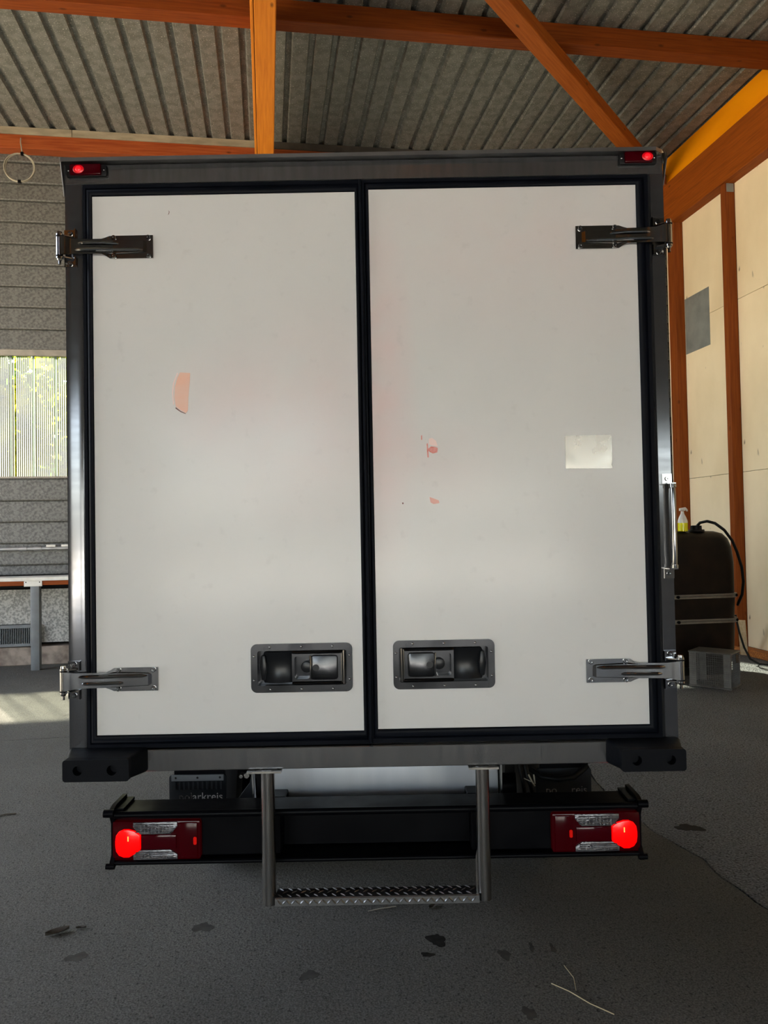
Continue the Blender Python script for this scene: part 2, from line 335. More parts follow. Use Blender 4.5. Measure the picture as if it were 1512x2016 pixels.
CRATE = mat('zinc_crate', (0.17, 0.17, 0.17), 0.45, 0.5, (0.11, 0.11, 0.11), 14)
LEAF = leaf_mat()
BARK = mat('bark', (0.10, 0.08, 0.06), 0.9)
GRASS = mat('gravelly_ground', (0.34, 0.30, 0.24), 0.9, 0, (0.27, 0.25, 0.20), 2, spec=0.1)
YARD = mat('pale_bounce_yard', (0.69, 0.69, 0.68), 0.9, 0, (0.61, 0.61, 0.60), 2)  # unseen yard, colour lightened to bounce daylight onto the truck doors

def panes_mat():
    m = bpy.data.materials.new('ribbed_translucent_sheet'); m.use_nodes = True; n = m.node_tree.nodes; L = m.node_tree.links
    n.remove(n['Principled BSDF']); out = n['Material Output']
    tc = n.new('ShaderNodeTexCoord'); sx = n.new('ShaderNodeSeparateXYZ'); L.new(tc.outputs['Object'], sx.inputs[0])
    mu = n.new('ShaderNodeMath'); mu.operation = 'MULTIPLY'; mu.inputs[1].default_value = 2*math.pi/0.027; L.new(sx.outputs[0], mu.inputs[0])
    si = n.new('ShaderNodeMath'); si.operation = 'SINE'; L.new(mu.outputs[0], si.inputs[0])
    mr = n.new('ShaderNodeMapRange'); mr.inputs[1].default_value = -0.2; mr.inputs[2].default_value = 0.7; mr.inputs[3].default_value = 0.05; mr.inputs[4].default_value = 0.85
    L.new(si.outputs[0], mr.inputs[0])
    tr = n.new('ShaderNodeBsdfTransparent'); tr.inputs[0].default_value = (0.235, 0.255, 0.235, 1)
    tl = n.new('ShaderNodeBsdfTranslucent'); tl.inputs[0].default_value = (0.105, 0.113, 0.108, 1)
    mx = n.new('ShaderNodeMixShader'); L.new(mr.outputs[0], mx.inputs[0]); L.new(tr.outputs[0], mx.inputs[1]); L.new(tl.outputs[0], mx.inputs[2])
    L.new(mx.outputs[0], out.inputs[0]); return m
PANE = panes_mat()
def rib_mat():
    m = bpy.data.materials.new('white_sheet_rib'); m.use_nodes = True; n = m.node_tree.nodes; L = m.node_tree.links
    n.remove(n['Principled BSDF']); tl = n.new('ShaderNodeBsdfTranslucent'); tl.inputs[0].default_value = (0.42, 0.45, 0.44, 1)
    L.new(tl.outputs[0], n['Material Output'].inputs[0]); return m

# ================================================================== SETTING
T_BACK, L_RIGHT, Z_ROOF = 11.32, 6.4, 7.45
L_LEFT, T_FRONT = -9.0, -10.0
# ---- floor: a concrete slab in two pours and a rough asphalt strip beside it, split by an uneven crack
CRACK = [(1.9, 9.5), (1.62, 6.2), (1.50, 4.0), (1.416, 2.594), (1.405, 2.265), (1.422, 2.035), (1.464, 1.823), (1.508, 1.607), (1.57, 1.43),
         (1.635, 1.254), (1.628, 1.135), (1.661, 0.936), (1.703, 0.719), (1.78, 0.3), (1.83, -0.4), (1.9, -2.0), (1.95, -5.0), (2.0, -12.6)]
cr = []
for (a, b) in zip(CRACK, CRACK[1:]):
    n = max(1, int(math.dist(a, b) / 0.07)) if a[1] < 4.1 and b[1] > -0.5 else 1
    for i in range(n):
        k = i / n; j = 0.012 if i else 0
        cr.append((a[0] + (b[0]-a[0])*k + random.uniform(-j, j), a[1] + (b[1]-a[1])*k + random.uniform(-j, j)))
cr.append(CRACK[-1])
floor_base = build('floor', MB().box(L_LEFT, L_RIGHT + 0.3, T_FRONT, T_BACK + 0.3, -0.20, -0.035), DARKM, frame='hall', smooth=0, kind='structure')
def to_hall(x, y):
    Y = y + CAM_D; return (x*CA + Y*SA, -x*SA + Y*CA)
crh = [to_hall(*p) for p in cr]
crh[0] = (crh[0][0], T_BACK + 0.05); crh[-1] = (crh[-1][0], T_FRONT)
TJ = 7.03
i_j = next(i for i, p in enumerate(crh) if p[1] < TJ)
pk = (TJ - crh[i_j][1]) / (crh[i_j-1][1] - crh[i_j][1]); lj = crh[i_j][0] + pk*(crh[i_j-1][0] - crh[i_j][0])
def slab(name, poly, m, z1=0.0):
    return build(name, MB().prism(poly, -0.05, z1, 'z'), m, floor_base, 'hall', smooth=0)
far = [(L_LEFT, TJ + 0.006)] + [(L_LEFT, T_BACK + 0.05)] + crh[:i_j] + [(lj, TJ + 0.006)]
near = [(L_LEFT, T_FRONT), (L_LEFT, TJ - 0.006), (lj, TJ - 0.006)] + crh[i_j:]
slab('concrete_slab', far[::-1], CONC); slab('concrete_slab', near[::-1], CONC)
asp = [(p[0] + 0.009 + random.uniform(0, 0.008), p[1]) for p in crh] + [(L_RIGHT, T_FRONT), (L_RIGHT, T_BACK + 0.05)]
slab('asphalt_patch', asp, ASPH, -0.004)
def blob(name, x, y, rx, ry, m, seed, z=0.0008, rot=0.0):
    rn = random.Random(seed); pts = []
    ph = [rn.uniform(0, 6.28) for _ in range(4)]
    for k in range(40):
        a = 2*math.pi*k/40; q = 0.82 + 0.14*math.sin(2*a + ph[0]) + 0.12*math.sin(3*a + ph[1]) + 0.09*math.sin(5*a + ph[2]) + 0.05*math.sin(9*a + ph[3])
        u, v = rx*q*math.cos(a), ry*q*math.sin(a)
        pts.append(to_hall(x + u*math.cos(rot) - v*math.sin(rot), y + u*math.sin(rot) + v*math.cos(rot)))
    build(name, MB().prism(pts, -0.001, z, 'z'), m, floor_base, 'hall', smooth=0)
for i, (x, y, rx, ry, m) in enumerate([(0.191, 0.52, 0.045, 0.06, STAIN), (0.145, 0.41, 0.03, 0.022, STAIN), (0.461, 0.40, 0.032, 0.04, STAIN2), (-1.313, 0.44, 0.05, 0.04, STAIN2),
        (1.73, 1.68, 0.085, 0.06, STAIN), (-0.84, 0.66, 0.05, 0.05, STAIN2), (0.581, 0.45, 0.012, 0.04, STAIN2), (0.667, 0.44, 0.010, 0.05, STAIN2), (0.49, 0.02, 0.03, 0.04, STAIN2), (-0.33, 0.28, 0.04, 0.04, STAIN2)]):
    blob('oil_stain', x, y, rx, ry, m, 40 + i, -0.0032 if x > 1.6 else 0.0008)

# ---- ceiling: trapezoidal sheets, purlins, girders, brace
ceil = build('ceiling', MB().box(L_LEFT, L_RIGHT + 0.6, T_FRONT, T_BACK + 0.8, Z_ROOF + 0.10, Z_ROOF + 0.14), DARKM, frame='hall', smooth=0, kind='structure')
PITCH, RIB0 = 0.268, 0.332
def roof_sheet(l0):
    prof = []
    for k in range(4):
        c = l0 + k*PITCH
        prof += [(c - PITCH/2, 0), (c - 0.045, 0), (c - 0.027, 0.045), (c + 0.027, 0.045), (c + 0.045, 0)]
    prof.append((l0 + 3.5*PITCH, 0))
    mb = MB(); top = [(u, T_FRONT, Z_ROOF + w) for u, w in prof]; bot = [(u, T_BACK + 0.6, Z_ROOF + w) for u, w in prof]
    mb.loft([top, bot], False, False)
    mb.loft([[(u, T_FRONT, Z_ROOF + w + 0.002) for u, w in prof], [(u, T_BACK + 0.6, Z_ROOF + w + 0.002) for u, w in prof]], False, False)
    return mb
n_sheets = int((L_RIGHT + 0.5 - L_LEFT) / (4*PITCH)) + 1
l0 = RIB0 - PITCH * 4 * int((RIB0 - L_LEFT) / (4*PITCH))
first = build('roof_sheet', roof_sheet(l0), ROOF, ceil, 'hall', smooth=0)
for k in range(1, n_sheets): copy(first, (4*PITCH*k, 0, 0), ceil)
for t in (8.07, 5.05, 2.05, -1.0, -4.0, -7.0):
    build('purlin', MB().box(L_LEFT, L_RIGHT, t, t + 0.19, 7.22, Z_ROOF), WOOD_L, ceil, 'hall', bevel=0.006, seg=1)
for (a, b) in ((0.145, -0.055), (-6.1, -6.3), (6.42, 6.22)):
    build('girder', MB().box(b, a, T_FRONT, T_BACK, 6.42 if a < 6 else 6.42, 7.22 if a < 6 else 7.075), WOOD_T if a < 6 else WOOD_G, ceil, 'hall', bevel=0.008, seg=1)
build('side_board', MB().box(-0.088, -0.060, 3.0, T_BACK, 6.42, 6.75), WOOD_T, ceil, 'hall', bevel=0.004, seg=1)
build('infill_board', MB().box(6.235, 6.40, T_FRONT, T_BACK, 7.077, Z_ROOF), YELLOW, ceil, 'hall', smooth=0)
# brace at 45 degrees under the purlins
bx0, bt0, bx1, bt1, hw = 0.12, 5.05, 6.30, 11.16, 0.10
d = Vector((bx1-bx0, bt1-bt0)).normalized(); nn = Vector((-d.y, d.x))*hw
poly = [(bx0+nn.x, bt0+nn.y), (bx1+nn.x, bt1+nn.y), (bx1-nn.x, bt1-nn.y), (bx0-nn.x, bt0-nn.y)]
mbb = MB().prism(poly, 7.05, 7.218, 'z')
brace = build('brace', MB().box(-4.35, 4.35, -hw, hw, 0, 0.168), wood('glazed_brace', 'x', (0.38, 0.10, 0.012), (0.26, 0.058, 0.007)), None, bevel=0.006, seg=1, origin=(0, 0, 0))
brace.parent = ceil; ORIG[brace.name] = Vector(((bx0+bx1)/2, (bt0+bt1)/2, 7.05)); brace.location = ORIG[brace.name] - ORIG[ceil.name]; brace.rotation_euler = (0, 0, math.atan2(d.y, d.x))

# ---- back wall
wb = build('wall_back', MB().box(L_LEFT, L_RIGHT + 0.3, T_BACK + 0.06, T_BACK + 0.1, 0, 2.55), DARKM, frame='hall', smooth=0, kind='structure')
for q in ((L_LEFT, L_RIGHT + 0.3, 4.40, Z_ROOF + 0.1), (4.6, L_RIGHT + 0.3, 2.55, 4.40), (L_LEFT, -8.0, 2.55, 4.40)):
    build('wall_backing', MB().box(q[0], q[1], T_BACK + 0.06, T_BACK + 0.1, q[2], q[3]), DARKM, wb, 'hall', smooth=0)
def course(z0, z1, la, lb):
    # a cladding course: leaning out a little at its lower edge, so that the lap casts a line
    return MB().prism([(T_BACK + 0.05, z0), (T_BACK - 0.014, z0), (T_BACK - 0.018, z0 + 0.012), (T_BACK + 0.006, z1 - 0.03), (T_BACK + 0.03, z1), (T_BACK + 0.05, z1)], la, lb, 'x')
zs_low = [1.22, 1.362, 1.666, 1.964, 2.262, 2.565]
zs_hi = [4.39, 4.68, 4.991, 5.286, 5.596, 5.89, 6.205, 6.51, 6.76, 7.06, 7.36]
for zs in (zs_low, zs_hi):
    for a, b in zip(zs, zs[1:]):
        for la, lb in ((-9.0, -4.98), (-4.975, 0.6), (0.605, 6.4)):
            build('cladding_course', course(a + 0.002, b + 0.010, la, lb), CLAD, wb, 'hall', smooth=0)
for (la, lb) in ((4.6, 6.4), (-9, -8.0)):
    for k in range(6): build('cladding_course', course(2.565 + 0.304*k, 2.575 + 0.304*(k+1), la, lb), CLAD, wb, 'hall', smooth=0)
for la, lb in ((-9, -8.2), (-8.2, -2.633), (-2.63, 0.05), (0.06, 2.8), (2.81, 6.4)):
    build('closing_strip', MB().box(la, lb - 0.006, 11.085, 11.30, 7.349, Z_ROOF - 0.002), PALE_WOOD if lb < 0.1 else DARK_STRIP, wb, 'hall', smooth=0)
build('wall_plate', MB().box(-9, 6.22, 11.10, 11.30, 7.157, 7.353), WOOD_R, wb, 'hall', bevel=0.008, seg=1)
build('plinth', MB().box(-9, 6.35, 11.05, 11.36, 0, 0.25), PLINTH, wb, 'hall', bevel=0.01, seg=1)
for la, lb, z0 in ((-6.7, -3.12, 0.56), (-3.09, -1.2, 0.30), (-1.19, 1.2, 0.30), (1.21, 3.6, 0.30), (3.61, 6.3, 0.30)):
    build('cement_board', MB().box(la, lb, 11.10, 11.13, z0, 1.03), FIBRE, wb, 'hall', smooth=0)
build('shade_strip', MB().box(-9, 6.3, 11.10, 11.33, 1.05, 1.215), BLACK, wb, 'hall', smooth=0)  # black strip standing in for the shade between shelf and cement boards
# window strip
win = empty('window_1', (-1.7, T_BACK, 2.565), 'hall', kind='structure')
build('window_frame', MB().box(-8.0, 4.6, T_BACK - 0.03, T_BACK + 0.05, 4.305, 4.385), TRIMG, win, 'hall', smooth=0)
build('window_sill', MB().box(-8.0, 4.6, T_BACK + 0.0, T_BACK + 0.05, 2.575, 2.60), TRIMG, win, 'hall', smooth=0)
def pane(la):
    mb = MB(); W = 0.9; prof = []
    for k in range(3):
        c = la + 0.15 + 0.3*k
        prof += [(c - 0.13, 0), (c + 0.10, 0), (c + 0.115, -0.02), (c + 0.135, -0.02), (c + 0.15, 0)]
    return mb.loft([[(u, T_BACK + 0.03 + w, 2.60) for u, w in prof], [(u, T_BACK + 0.03 + w, 4.31) for u, w in prof]], False, False)
p0 = build('pane', pane(-8.0), PANE, win, 'hall', smooth=0, kind='open')
for k in range(1, 14): copy(p0, (0.9*k, 0, 0), win)
WEB = rib_mat()
r0 = build('sheet_rib', MB().box(-7.752, -7.728, T_BACK + 0.004, T_BACK + 0.012, 2.60, 4.31), WEB, win, 'hall', smooth=0)
for k in range(1, 42): copy(r0, (0.3*k, 0, 0), win)

# ---- right wall: plywood boards between glazed posts
wr = build('wall_right', MB().box(L_RIGHT + 0.03, L_RIGHT + 0.12, T_FRONT, T_BACK + 0.3, 0, Z_ROOF + 0.1), DARKM, frame='hall', smooth=0, kind='structure')
posts = [9.49, 7.0, 4.5, 2.0, -0.5, -3.0, -5.5, -8.0]
for i, t in enumerate([10.82] + posts):
    p = build('timber_post', MB().box(6.255, 6.40, t, t + (0.105 if i else 0.20), 0.09, 6.418), WOOD_Z, wr, 'hall', bevel=0.004, seg=1)
    if i == 1: build('gusset_plate', MB().box(6.28, 6.385, t - 0.006, t, 6.30, 6.416), ZPLATE, p, 'hall', smooth=0)
edges_t = [(10.925, 11.3)] + [(9.596, 10.818)] + [(7.106, 8.29), (8.295, 9.488)] + [(4.606, 6.995), (2.106, 4.495), (-0.394, 1.995), (-2.9, -0.505), (-5.4, -3.005), (-7.9, -5.505), (-9.9, -8.005)]
for a, b in edges_t:
    for z0, z1 in ((0.09, 2.45), (2.455, 4.815), (4.82, 6.9)):
        build('plywood_board', MB().box(L_RIGHT, L_RIGHT + 0.027, a, b, z0, z1), PLY, wr, 'hall', bevel=0.002, seg=1, smooth=0)
build('wall_flap', MB().box(L_RIGHT - 0.006, L_RIGHT, 10.16, 10.80, 4.36, 5.21), ZPLATE, wr, 'hall', bevel=0.001, seg=1, smooth=0)
build('baseboard_right', MB().box(6.24, 6.40, T_FRONT, 11.2, 0, 0.088), OSB, None, 'hall', bevel=0.005, seg=1, kind='structure')

# ---- the rest of the hall, behind and beside the photographer: a long open front, left wall with a gateway
fw = MB()
for la, lb, za, zb in ((L_LEFT, -6.6, 0, 7.55), (-6.6, -2.5, 4.4, 7.55), (-2.5, -2.2, 0, 7.55), (-2.2, 2.3, 2.7, 7.55), (2.3, 3.0, 0, 7.55), (3.0, 4.7, 0, 2.5), (3.0, 4.7, 3.4, 7.55), (4.7, L_RIGHT + 0.1, 0, 7.55)):
    fw.box(la, lb, T_FRONT - 0.2, T_FRONT, za, zb)
build('wall_front', fw, GATE, None, 'hall', smooth=0, kind='structure')
build('wall_left', MB().box(L_LEFT - 0.2, L_LEFT, T_FRONT, 1.0, 0, Z_ROOF + 0.1).box(L_LEFT - 0.2, L_LEFT, 11.0, T_BACK + 0.3, 0, Z_ROOF + 0.1)
      .box(L_LEFT - 0.2, L_LEFT, 1.0, 11.0, 6.9, Z_ROOF + 0.1), GATE, None, 'hall', smooth=0, kind='structure')
yard = build('ground_outside', MB().box(-14, 60, -70, T_FRONT, -0.35, -0.05), YARD, None, 'hall', smooth=0, kind='structure')
build('gravel_ground', MB().box(-70, 60, -70, 90, -0.45, -0.36), GRASS, yard, 'hall', smooth=0)

# ================================================================== TRUCK
truck = empty('box_truck', (-0.052, 2.3, 0), label='truck with a white double-door box body seen from the rear', cat='truck')
CX = -0.052
def part(name, mb, m, parent=truck, **k): return build(name, mb, m, parent, **k)
part('box_body', MB().box(-1.135, 1.031, 0.065, 4.3, 0.93, 3.10), BODYW, bevel=0.02)
# cab and chassis, mostly hidden behind the box
part('cab', MB().loft([[(CX - 0.95, y, z0), (CX + 0.95, y, z0), (CX + 0.95 - i, y, z1), (CX - 0.95 + i, y, z1)] for y, z0, z1, i in ((4.38, 0.5, 2.6, 0.15), (5.2, 0.5, 2.55, 0.15), (5.9, 0.45, 1.45, 0.08), (6.55, 0.4, 1.15, 0.12))]), BODYW, bevel=0.04)
for sx in (-1, 1):
    part('chassis_rail', MB().box(CX + sx*0.36, CX + sx*0.44, 0.28, 6.2, 0.52, 0.70), BLACK, bevel=0.004, seg=1)
for q in ((-1.10, 1.0, 0.75, 0.82, 0.70, 0.93), (-1.10, 1.0, 2.4, 2.5, 0.70, 0.93), (-0.60, 0.50, 0.72, 0.74, 0.45, 0.70)): part('floor_bearer', MB().box(*q), BLACK)
part('rear_axle', MB().tube([(CX - 0.8, 1.45, 0.345), (CX + 0.8, 1.45, 0.345)], 0.06), BLACK)
def wheel(x, y):
    prof = [(0.10, 0.20), (0.105, 0.30), (0.095, 0.335), (0.06, 0.345), (-0.06, 0.345), (-0.095, 0.335), (-0.105, 0.30), (-0.10, 0.20), (-0.04, 0.16), (0.04, 0.16)]
    n = 28; rings = [[(x + u, y + r*math.cos(2*math.pi*k/n), 0.345 + r*math.sin(2*math.pi*k/n)) for u, r in prof] for k in range(n)]
    return MB().loft(rings + [rings[0]], True, False)
for y in (1.45, 5.1):
    for sx in (-1, 1):
        w = part('wheel', wheel(CX + sx*0.82, y), TYRE)
        part('wheel_rim', MB().tube([(CX + sx*0.82 - 0.05, y, 0.345), (CX + sx*0.82 + 0.05, y, 0.345)], 0.205, 20), BLACK, w)

# rear frame
Z0F, Z1F = 0.897, 3.113
part('frame_post', MB().prism([(-1.1505, 0.0), (-1.096, 0.0), (-1.084, 0.006), (-1.074, 0.02), (-1.074, 0.07), (-1.1505, 0.07)], 0.975, 3.04, 'z'), ALU, smooth=30)
part('frame_post', MB().prism([(0.996, 0.006), (1.002, 0.0), (1.0475, 0.0), (1.0475, 0.07), (0.985, 0.07), (0.985, 0.02)], 0.975, 3.04, 'z'), ALU, smooth=30)
part('frame_header', MB().box(-1.1505, 1.0475, 0.0, 0.07, 3.0405, Z1F), ALU_H, bevel=0.002, seg=1)
part('frame_sill', MB().box(-1.1505, 1.050, -0.004, 0.09, Z0F, 0.9745), ALU_H, bevel=0.003, seg=1)
# rain gutter along the top with folded corner ears
part('rain_gutter', MB().box(-1.153, 1.012, -0.034, 0.03, 3.1135, 3.1165).box(-1.153, 1.012, -0.0365, -0.034, 3.110, 3.124), ALU_S, smooth=0)
part('gutter_ear', MB().prism([(-0.0365, 3.124), (0.004, 3.124), (0.004, 2.998), (-0.002, 2.998)], -1.1545, -1.1515, 'x'), ALU_S, smooth=0)
ear = MB().loft([[(1.012, -0.036, 3.110), (1.012, -0.036, 3.124), (1.012, -0.0335, 3.124), (1.012, -0.0335, 3.110)],
                 [(1.035, -0.030, 3.100), (1.035, -0.030, 3.117), (1.035, -0.0275, 3.117), (1.035, -0.0275, 3.100)],
                 [(1.047, -0.008, 3.075), (1.052, -0.006, 3.112), (1.054, -0.004, 3.112), (1.050, -0.006, 3.075)]])
part('gutter_ear', ear, PLATE, smooth=0)
ear = MB().prism([(-0.030, 3.108), (-0.036, 3.085), (-0.022, 3.06), (0.004, 3.0), (0.004, 3.115), (-0.008, 3.115)], 1.0495, 1.0525, 'x')
part('gutter_ear', ear, PLATE, smooth=0)

# doors with seals
def rect_sweep(x0, x1, z0, z1, prof):              # prof: (inset, y) from the outer edge inwards
    rings = [[(x0 + d, y, z0 + d), (x1 - d, y, z0 + d), (x1 - d, y, z1 - d), (x0 + d, y, z1 - d)] for d, y in prof]
    return MB().loft(rings + [rings[0]], True, False)
def door_panel(x0, x1, z0, z1, hx0, hx1, hz0, hz1):
    return MB().plate([(x0, z0), (x1, z0), (x1, z1), (x0, z1)], [[(hx0, hz0), (hx1, hz0), (hx1, hz1), (hx0, hz1)]], -0.002, 0.05).box(x0, x1, 0.050, 0.062, z0, z1)
LX0, LX1, RX0, RX1 = -1.0495, -0.0865, -0.0355, 0.9445
DZ0, DZ1 = 1.0305, 2.9935
doorL = part('cargo_door', door_panel(LX0, LX1, DZ0 - 0.001, DZ1, -0.472, -0.143, 1.192, 1.327), DOOR_L, smooth=0, label='left white door leaf with an orange smear of old lettering')
doorR = part('cargo_door', door_panel(RX0, RX1, DZ0 + 0.003, DZ1 + 0.007, 0.042, 0.371, 1.195, 1.330), DOOR_R, smooth=0, label='right white door leaf with a bare metal plate')
def seal(x0, x1, z0, z1, dx0, dx1, dz0, dz1):
    # bars of differing width around the leaf: outer lip, groove, inner roll
    def rg(k, y): return [(x0 + (dx0-x0)*k, y, z0 + (dz0-z0)*k), (x1 + (dx1-x1)*k, y, z0 + (dz0-z0)*k), (x1 + (dx1-x1)*k, y, z1 + (dz1-z1)*k), (x0 + (dx0-x0)*k, y, z1 + (dz1-z1)*k)]
    ks = [(0, 0.045), (0, 0.004), (0.06, -0.004), (0.34, -0.006), (0.44, 0.0005), (0.50, -0.008), (0.72, -0.012), (0.92, -0.009), (1.0, -0.003), (1.0, 0.045)]
    rings = [rg(k, y) for k, y in ks]
    return MB().loft(rings + [rings[0]], True, False)
part('door_seal', seal(-1.086, -0.0615, 0.979, 3.0395, LX0, LX1, DZ0 - 0.001, DZ1), RUBBER, doorL, smooth=50)
part('door_seal', seal(-0.0605, 0.9925, 0.982, 3.0395, RX0, RX1, DZ0 + 0.003, DZ1 + 0.007), RUBBER, doorR, smooth=50)
part('seal_lip', MB().tube([(-0.0615, -0.008, 0.985), (-0.0605, -0.009, 1.5), (-0.064, -0.008, 2.2), (-0.0625, -0.010, 2.6), (-0.066, -0.008, 3.035)], 0.007, 8), RUBBER, doorL)
def thin(poly, y=-0.0028): return MB().prism(poly, y, -0.0015, 'y')
# left-over marks of removed lettering
part('lettering_residue', thin([(-0.752, 2.215), (-0.757, 2.25), (-0.755, 2.285), (-0.745, 2.32), (-0.735, 2.34), (-0.698, 2.337), (-0.70, 2.30), (-0.705, 2.25), (-0.708, 2.20), (-0.715, 2.19), (-0.735, 2.202)]), RESIDUE_O, doorL, smooth=0, label='orange smear of old lettering')
part('lettering_residue', thin([(-0.7575, 2.225), (-0.7605, 2.265), (-0.756, 2.30), (-0.741, 2.338), (-0.746, 2.338), (-0.761, 2.30), (-0.765, 2.265), (-0.761, 2.22)]), RESIDUE_P, doorL, smooth=0)
part('tear_line', thin([(-0.753, 2.208), (-0.735, 2.195), (-0.716, 2.187), (-0.717, 2.190), (-0.735, 2.199), (-0.752, 2.213)], -0.003), RESIDUE_D, doorL, smooth=0)
part('scratch', thin([(-0.771, 2.938), (-0.768, 2.932), (-0.770, 2.925), (-0.772, 2.921), (-0.768, 2.925), (-0.766, 2.933)]), RESIDUE_D, doorL, smooth=0)
part('lettering_residue', thin([(0.163, 2.042), (0.175, 2.052), (0.192, 2.050), (0.200, 2.046), (0.198, 2.030), (0.182, 2.026), (0.170, 2.032)]), RESIDUE_R, doorR, smooth=0, label='red fleck of old lettering')
part('lettering_residue', thin([(0.160, 2.062), (0.164, 2.064), (0.166, 2.040), (0.1665, 2.012), (0.162, 2.012), (0.1605, 2.035)], -0.0032), RESIDUE_R, doorR, smooth=0)
part('lettering_residue', thin([(0.140, 2.092), (0.144, 2.094), (0.144, 2.078), (0.140, 2.076)]), RESIDUE_R, doorR, smooth=0)
part('lettering_residue', thin([(0.168, 2.080), (0.180, 2.083), (0.194, 2.072), (0.200, 2.052), (0.182, 2.055), (0.168, 2.060)]), RESIDUE_P, doorR, smooth=0)
part('lettering_residue', thin([(0.166, 1.868), (0.180, 1.863), (0.200, 1.855), (0.202, 1.845), (0.180, 1.842), (0.170, 1.848)]), mat('salmon_residue', (0.78, 0.42, 0.36), 0.5), doorR, smooth=0, label='salmon fleck of old lettering')
part('scratch', thin([(0.066, 1.849), (0.071, 1.850), (0.072, 1.845), (0.068, 1.843)]), RESIDUE_D, doorR, smooth=0)
part('info_plate', thin([(0.664, 1.962), (0.833, 1.960), (0.833, 2.081), (0.664, 2.082)], -0.0035), PLATE, doorR, smooth=0, label='bare bright metal plate')

# hinges
def hinge(xp, zc, sx, sz):
    def P(u, y, w): return (xp + sx*u, y, zc + sz*w)
    secs = [(-0.006, -0.030, 0.030), (0.004, -0.0405, 0.033), (0.014, -0.0405, 0.0335), (0.030, -0.034, 0.031), (0.046, -0.027, 0.0275), (0.10, -0.022, 0.027), (0.150, -0.0205, 0.0275), (0.163, -0.017, 0.033), (0.176, -0.0105, 0.041), (0.20, -0.0095, 0.042), (0.334, -0.0095, 0.042)]
    rings = [[P(u, y, -h), P(u, y, -h*0.8), P(u, y, h*0.8), P(u, y, h), P(u, y + 0.006, h), P(u, y + 0.006, -h)] for u, y, h in secs]
    hg = part('hinge', MB().loft(rings), STEEL, smooth=30)
    # pressed stiffening beads
    for u0, u1, w, r in ((0.045, 0.300, -0.013, 0.0068), (0.062, 0.215, 0.011, 0.006)):
        path = []
        for k in range(12):
            u = u0 + (u1-u0)*k/11
            y = -0.0245 if u < 0.155 else -0.0245 + (u-0.155)/(0.19-0.155)*0.0085 if u < 0.19 else -0.016
            path.append(P(u, y + (0.005 if k in (0, 11) else 0), w))
        part('stiffening_bead', MB().tube(path, [r*0.5] + [r]*10 + [r*0.5], 8), STEEL, hg)
    part('raised_panel', MB().loft([[P(u, y, -0.023*g), P(u, y, 0.023*g), P(u, y + 0.008, 0.027*g), P(u, y + 0.008, -0.027*g)] for u, y, g in ((0.15, -0.0215, 1), (0.19, -0.0165, 1.05), (0.30, -0.0150, 0.9), (0.312, -0.0095, 0.8))]), STEEL, hg, smooth=0)
    pin = MB().tube([(xp, -0.026, zc - 0.052), (xp, -0.026, zc - 0.046), (xp, -0.026, zc - 0.045), (xp, -0.026, zc + 0.045), (xp, -0.026, zc + 0.046), (xp, -0.026, zc + 0.054)], [0.0075, 0.0095, 0.012, 0.012, 0.0095, 0.0085], 14)
    part('pin_nut', MB().tube([(xp, -0.026, zc - 0.066), (xp, -0.026, zc - 0.05)], 0.0055, 8), STEEL, hg)
    part('hinge_pin', pin, STEEL, hg)
    for w in (-0.036, 0.036): part('washer', MB().tube([(xp, -0.026, zc + w - 0.002), (xp, -0.026, zc + w + 0.002)], 0.0135, 14), BLACK, hg)
    for s in (-1, 1):
        br = MB()
        za, zb = zc + s*0.034, zc + s*0.068
        br.box(xp + sx*0.008, xp + sx*0.054, -0.004, 0.0, za, zb)
        br.box(xp + sx*0.051, xp + sx*0.0545, -0.020, 0.0, za, zb)
        br.prism([(xp, -0.034), (xp + sx*0.020, -0.030), (xp + sx*0.052, -0.004), (xp + sx*0.052, 0.0), (xp + sx*0.010, 0.0), (xp, -0.02)], zc + s*0.038, zc + s*0.042, 'z')
        part('hinge_bracket', br, STEEL, hg, smooth=0)
    b0 = None
    for u, w, y in ((0.192, 0.034, -0.0095), (0.192, -0.034, -0.0095), (0.318, 0.033, -0.0095), (0.318, -0.033, -0.0095), (0.030, 0.056, -0.004), (0.030, -0.056, -0.004)):
        if b0 is None: b0 = part('bolt', MB().ring(P(u, y, w), (0, -1, 0), 0.0085, 0.0042, 0.008), STEEL, hg); o0 = (u, y, w)
        else: copy(b0, (sx*(u - o0[0]), y - o0[1], sz*(w - o0[2])), hg)
hinge(-1.1605, 2.803, 1, 1); hinge(-1.1605, 1.230, 1, -1)
hinge(1.0535, 2.807, -1, 1); hinge(1.0535, 1.229, -1, -1)

